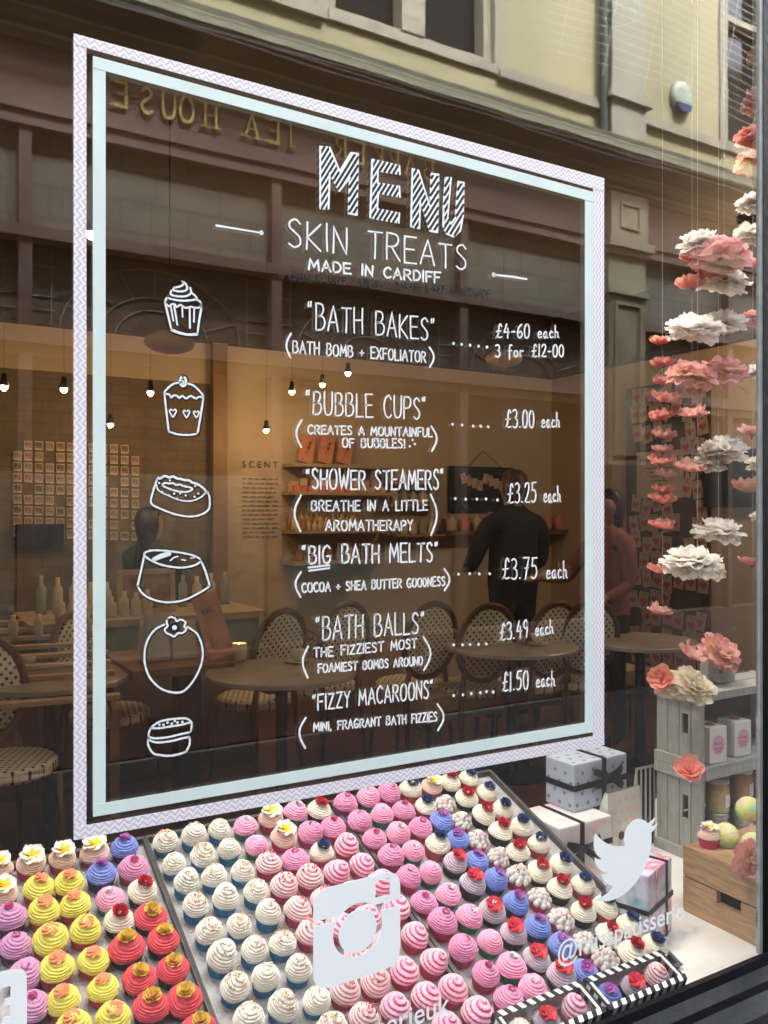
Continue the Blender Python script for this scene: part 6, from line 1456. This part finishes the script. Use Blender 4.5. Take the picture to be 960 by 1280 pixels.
def hairmesh(o, k, mat_, long_=False):
    m = MB(); vs = []; n = 24
    prof = [(0, .130), (.05, .122), (.085, .09), (.101, .04), (.103, -.01), (.095, -.06), (.08, -.10)] + ([(.085, -.17), (.10, -.27), (.095, -.36), (.05, -.43)] if long_ else [])
    for i, (r, z) in enumerate(prof):
        for q in range(n):
            a = 2 * PI * q / n; fr = max(0, -math.sin(a)); rr = r
            if z < .07: rr = r * (1 - (.55 if z > -.1 else .62) * fr ** .6) if fr > .12 else r
            w_ = 1 + .05 * math.sin(a * 7 + i)
            vs.append((rr * w_ * math.cos(a) * k * .93, (rr * w_ * math.sin(a) * 1.12 + .012) * k, (1.64 + z) * k))
    fs = [(i * n + q, i * n + (q + 1) % n, (i + 1) * n + (q + 1) % n, (i + 1) * n + q) for i in range(len(prof) - 1) for q in range(n)]
    m.add(vs, fs); m.build('hair', mat_, o, smooth=True)
    m = MB()
    for s in (-1, 1): m.ico((s * .033 * k, -.088 * k, 1.652 * k), .011 * k, 0, n=8); m.box((s * .033 * k, -.0935 * k, 1.675 * k), (.034 * k, .008 * k, .006 * k))
    m.box((0, -.083 * k, 1.588 * k), (.045 * k, .012 * k, .009 * k)); m.build('face_features', M_feat, o)
J, E_ = standing(1.78, .215, 1, ((-.30, -.08, 1.14), (-.20, -.30, 1.06), (-.14, -.36, 1.06)), ((.30, -.08, 1.14), (.20, -.30, 1.06), (.14, -.36, 1.06)), 1.22)
def setj(k_, r, dz=0, dx=0):
    c_ = J[k_][0]; J[k_] = ((c_[0] + dx * (1 if c_[0] > 0 else -1), c_[1], c_[2] + dz), r)
setj('pelvis', (.20, .13), -.02); setj('waist', (.195, .13)); setj('chest', (.20, .135)); setj('collar', (.15, .095), -.01); setj('neck', .062)
for n_ in 'lr': setj(n_ + 'sh', .078, -.02, -.01); setj(n_ + 'el', .062, -.03, -.02); setj(n_ + 'hip', .105); setj(n_ + 'wr', .042)
def z_man(c):
    if c.z > 1.545: return 0
    if c.y < -.34 and .95 < c.z < 1.2: return 0
    return 1 if c.z > .80 else 2
p = at(641, 640, 6.0); o = person('man with short brown hair and black jacket seen from behind, standing', (p.x, p.y, .004), R(172), J, E_, z_man, [M_skin, M_jblack, M_jean]); hairmesh(o, 1.78 / 1.75, M_hair2)
J, E_ = standing(1.63, .175, 1, ((-.21, -.20, 1.14), (-.17, -.42, 1.16), (-.16, -.49, 1.16)), ((.20, .02, 1.12), (.18, -.2, 1.02), (.16, -.27, 1.02)), .92)
def z_wom(c):
    if c.z > 1.40: return 0
    if c.y < -.17 and abs(c.x) < .3 and c.z > .8: return 0
    return 1 if c.z > .86 else 2
p = at(766, 640, 5.45); o = person('woman with long dark hair and dusty pink top facing left', (p.x - .04, p.y, .004), R(-95), J, E_, z_wom, [M_skin, M_pinkt, M_jean]); hairmesh(o, 1.63 / 1.75, M_hairb, True)
J, E_ = standing(1.62, .175, 1, ((-.25, -.06, 1.10), (-.12, -.25, 1.00), (-.05, -.29, .99)), ((.25, -.06, 1.10), (.12, -.25, 1.00), (.05, -.29, .99)), 1.15)
def z_sel(c):
    if c.z > 1.42: return 0
    if c.y < -.25 and .85 < c.z < 1.1: return 0
    return 1 if c.z > .86 else 2
p = at(188, 640, 5.75); o = person('person with long dark hair and dark green top, turned away behind the display table', (p.x, min(p.y, 4.5), -.10), R(118), J, E_, z_sel, [M_skin, M_green, M_jean]); hairmesh(o, 1.62 / 1.75, M_hairb, True)


M_china = pm('white_china', (.66, .62, .55), .2, .03, 20, coat=.4)
for px, py, z, lab in ((626, 796, .742, 'white cup on a saucer on the right round table'), (672, 806, .742, 'white cup at the right end of the right round table'), (372, 828, .742, 'white cup beside the candle on the middle round table'), (36, 836, .742, 'white cup on the round table at the left edge')):
    p = on_z(px, py, z); t = thing('tea_cup', lab, 'cup', (p.x, p.y, z), 0, 'white cups on the round tables')
    m = MB(); m.lathe([(0, .012), (.022, .012), (.036, .035), (.041, .065), (.038, .065), (.033, .036), (0, .02)], n=20); m.tube([(.038, 0, .055), (.058, 0, .05), (.056, 0, .03), (.034, 0, .028)], .004, 6); m.build('cup', M_china, t, smooth=True)
    m = MB(); m.lathe([(0, .001), (.04, .001), (.066, .010), (.064, .012), (.04, .005), (0, .005)], n=24); m.build('saucer', M_china, t, smooth=True)
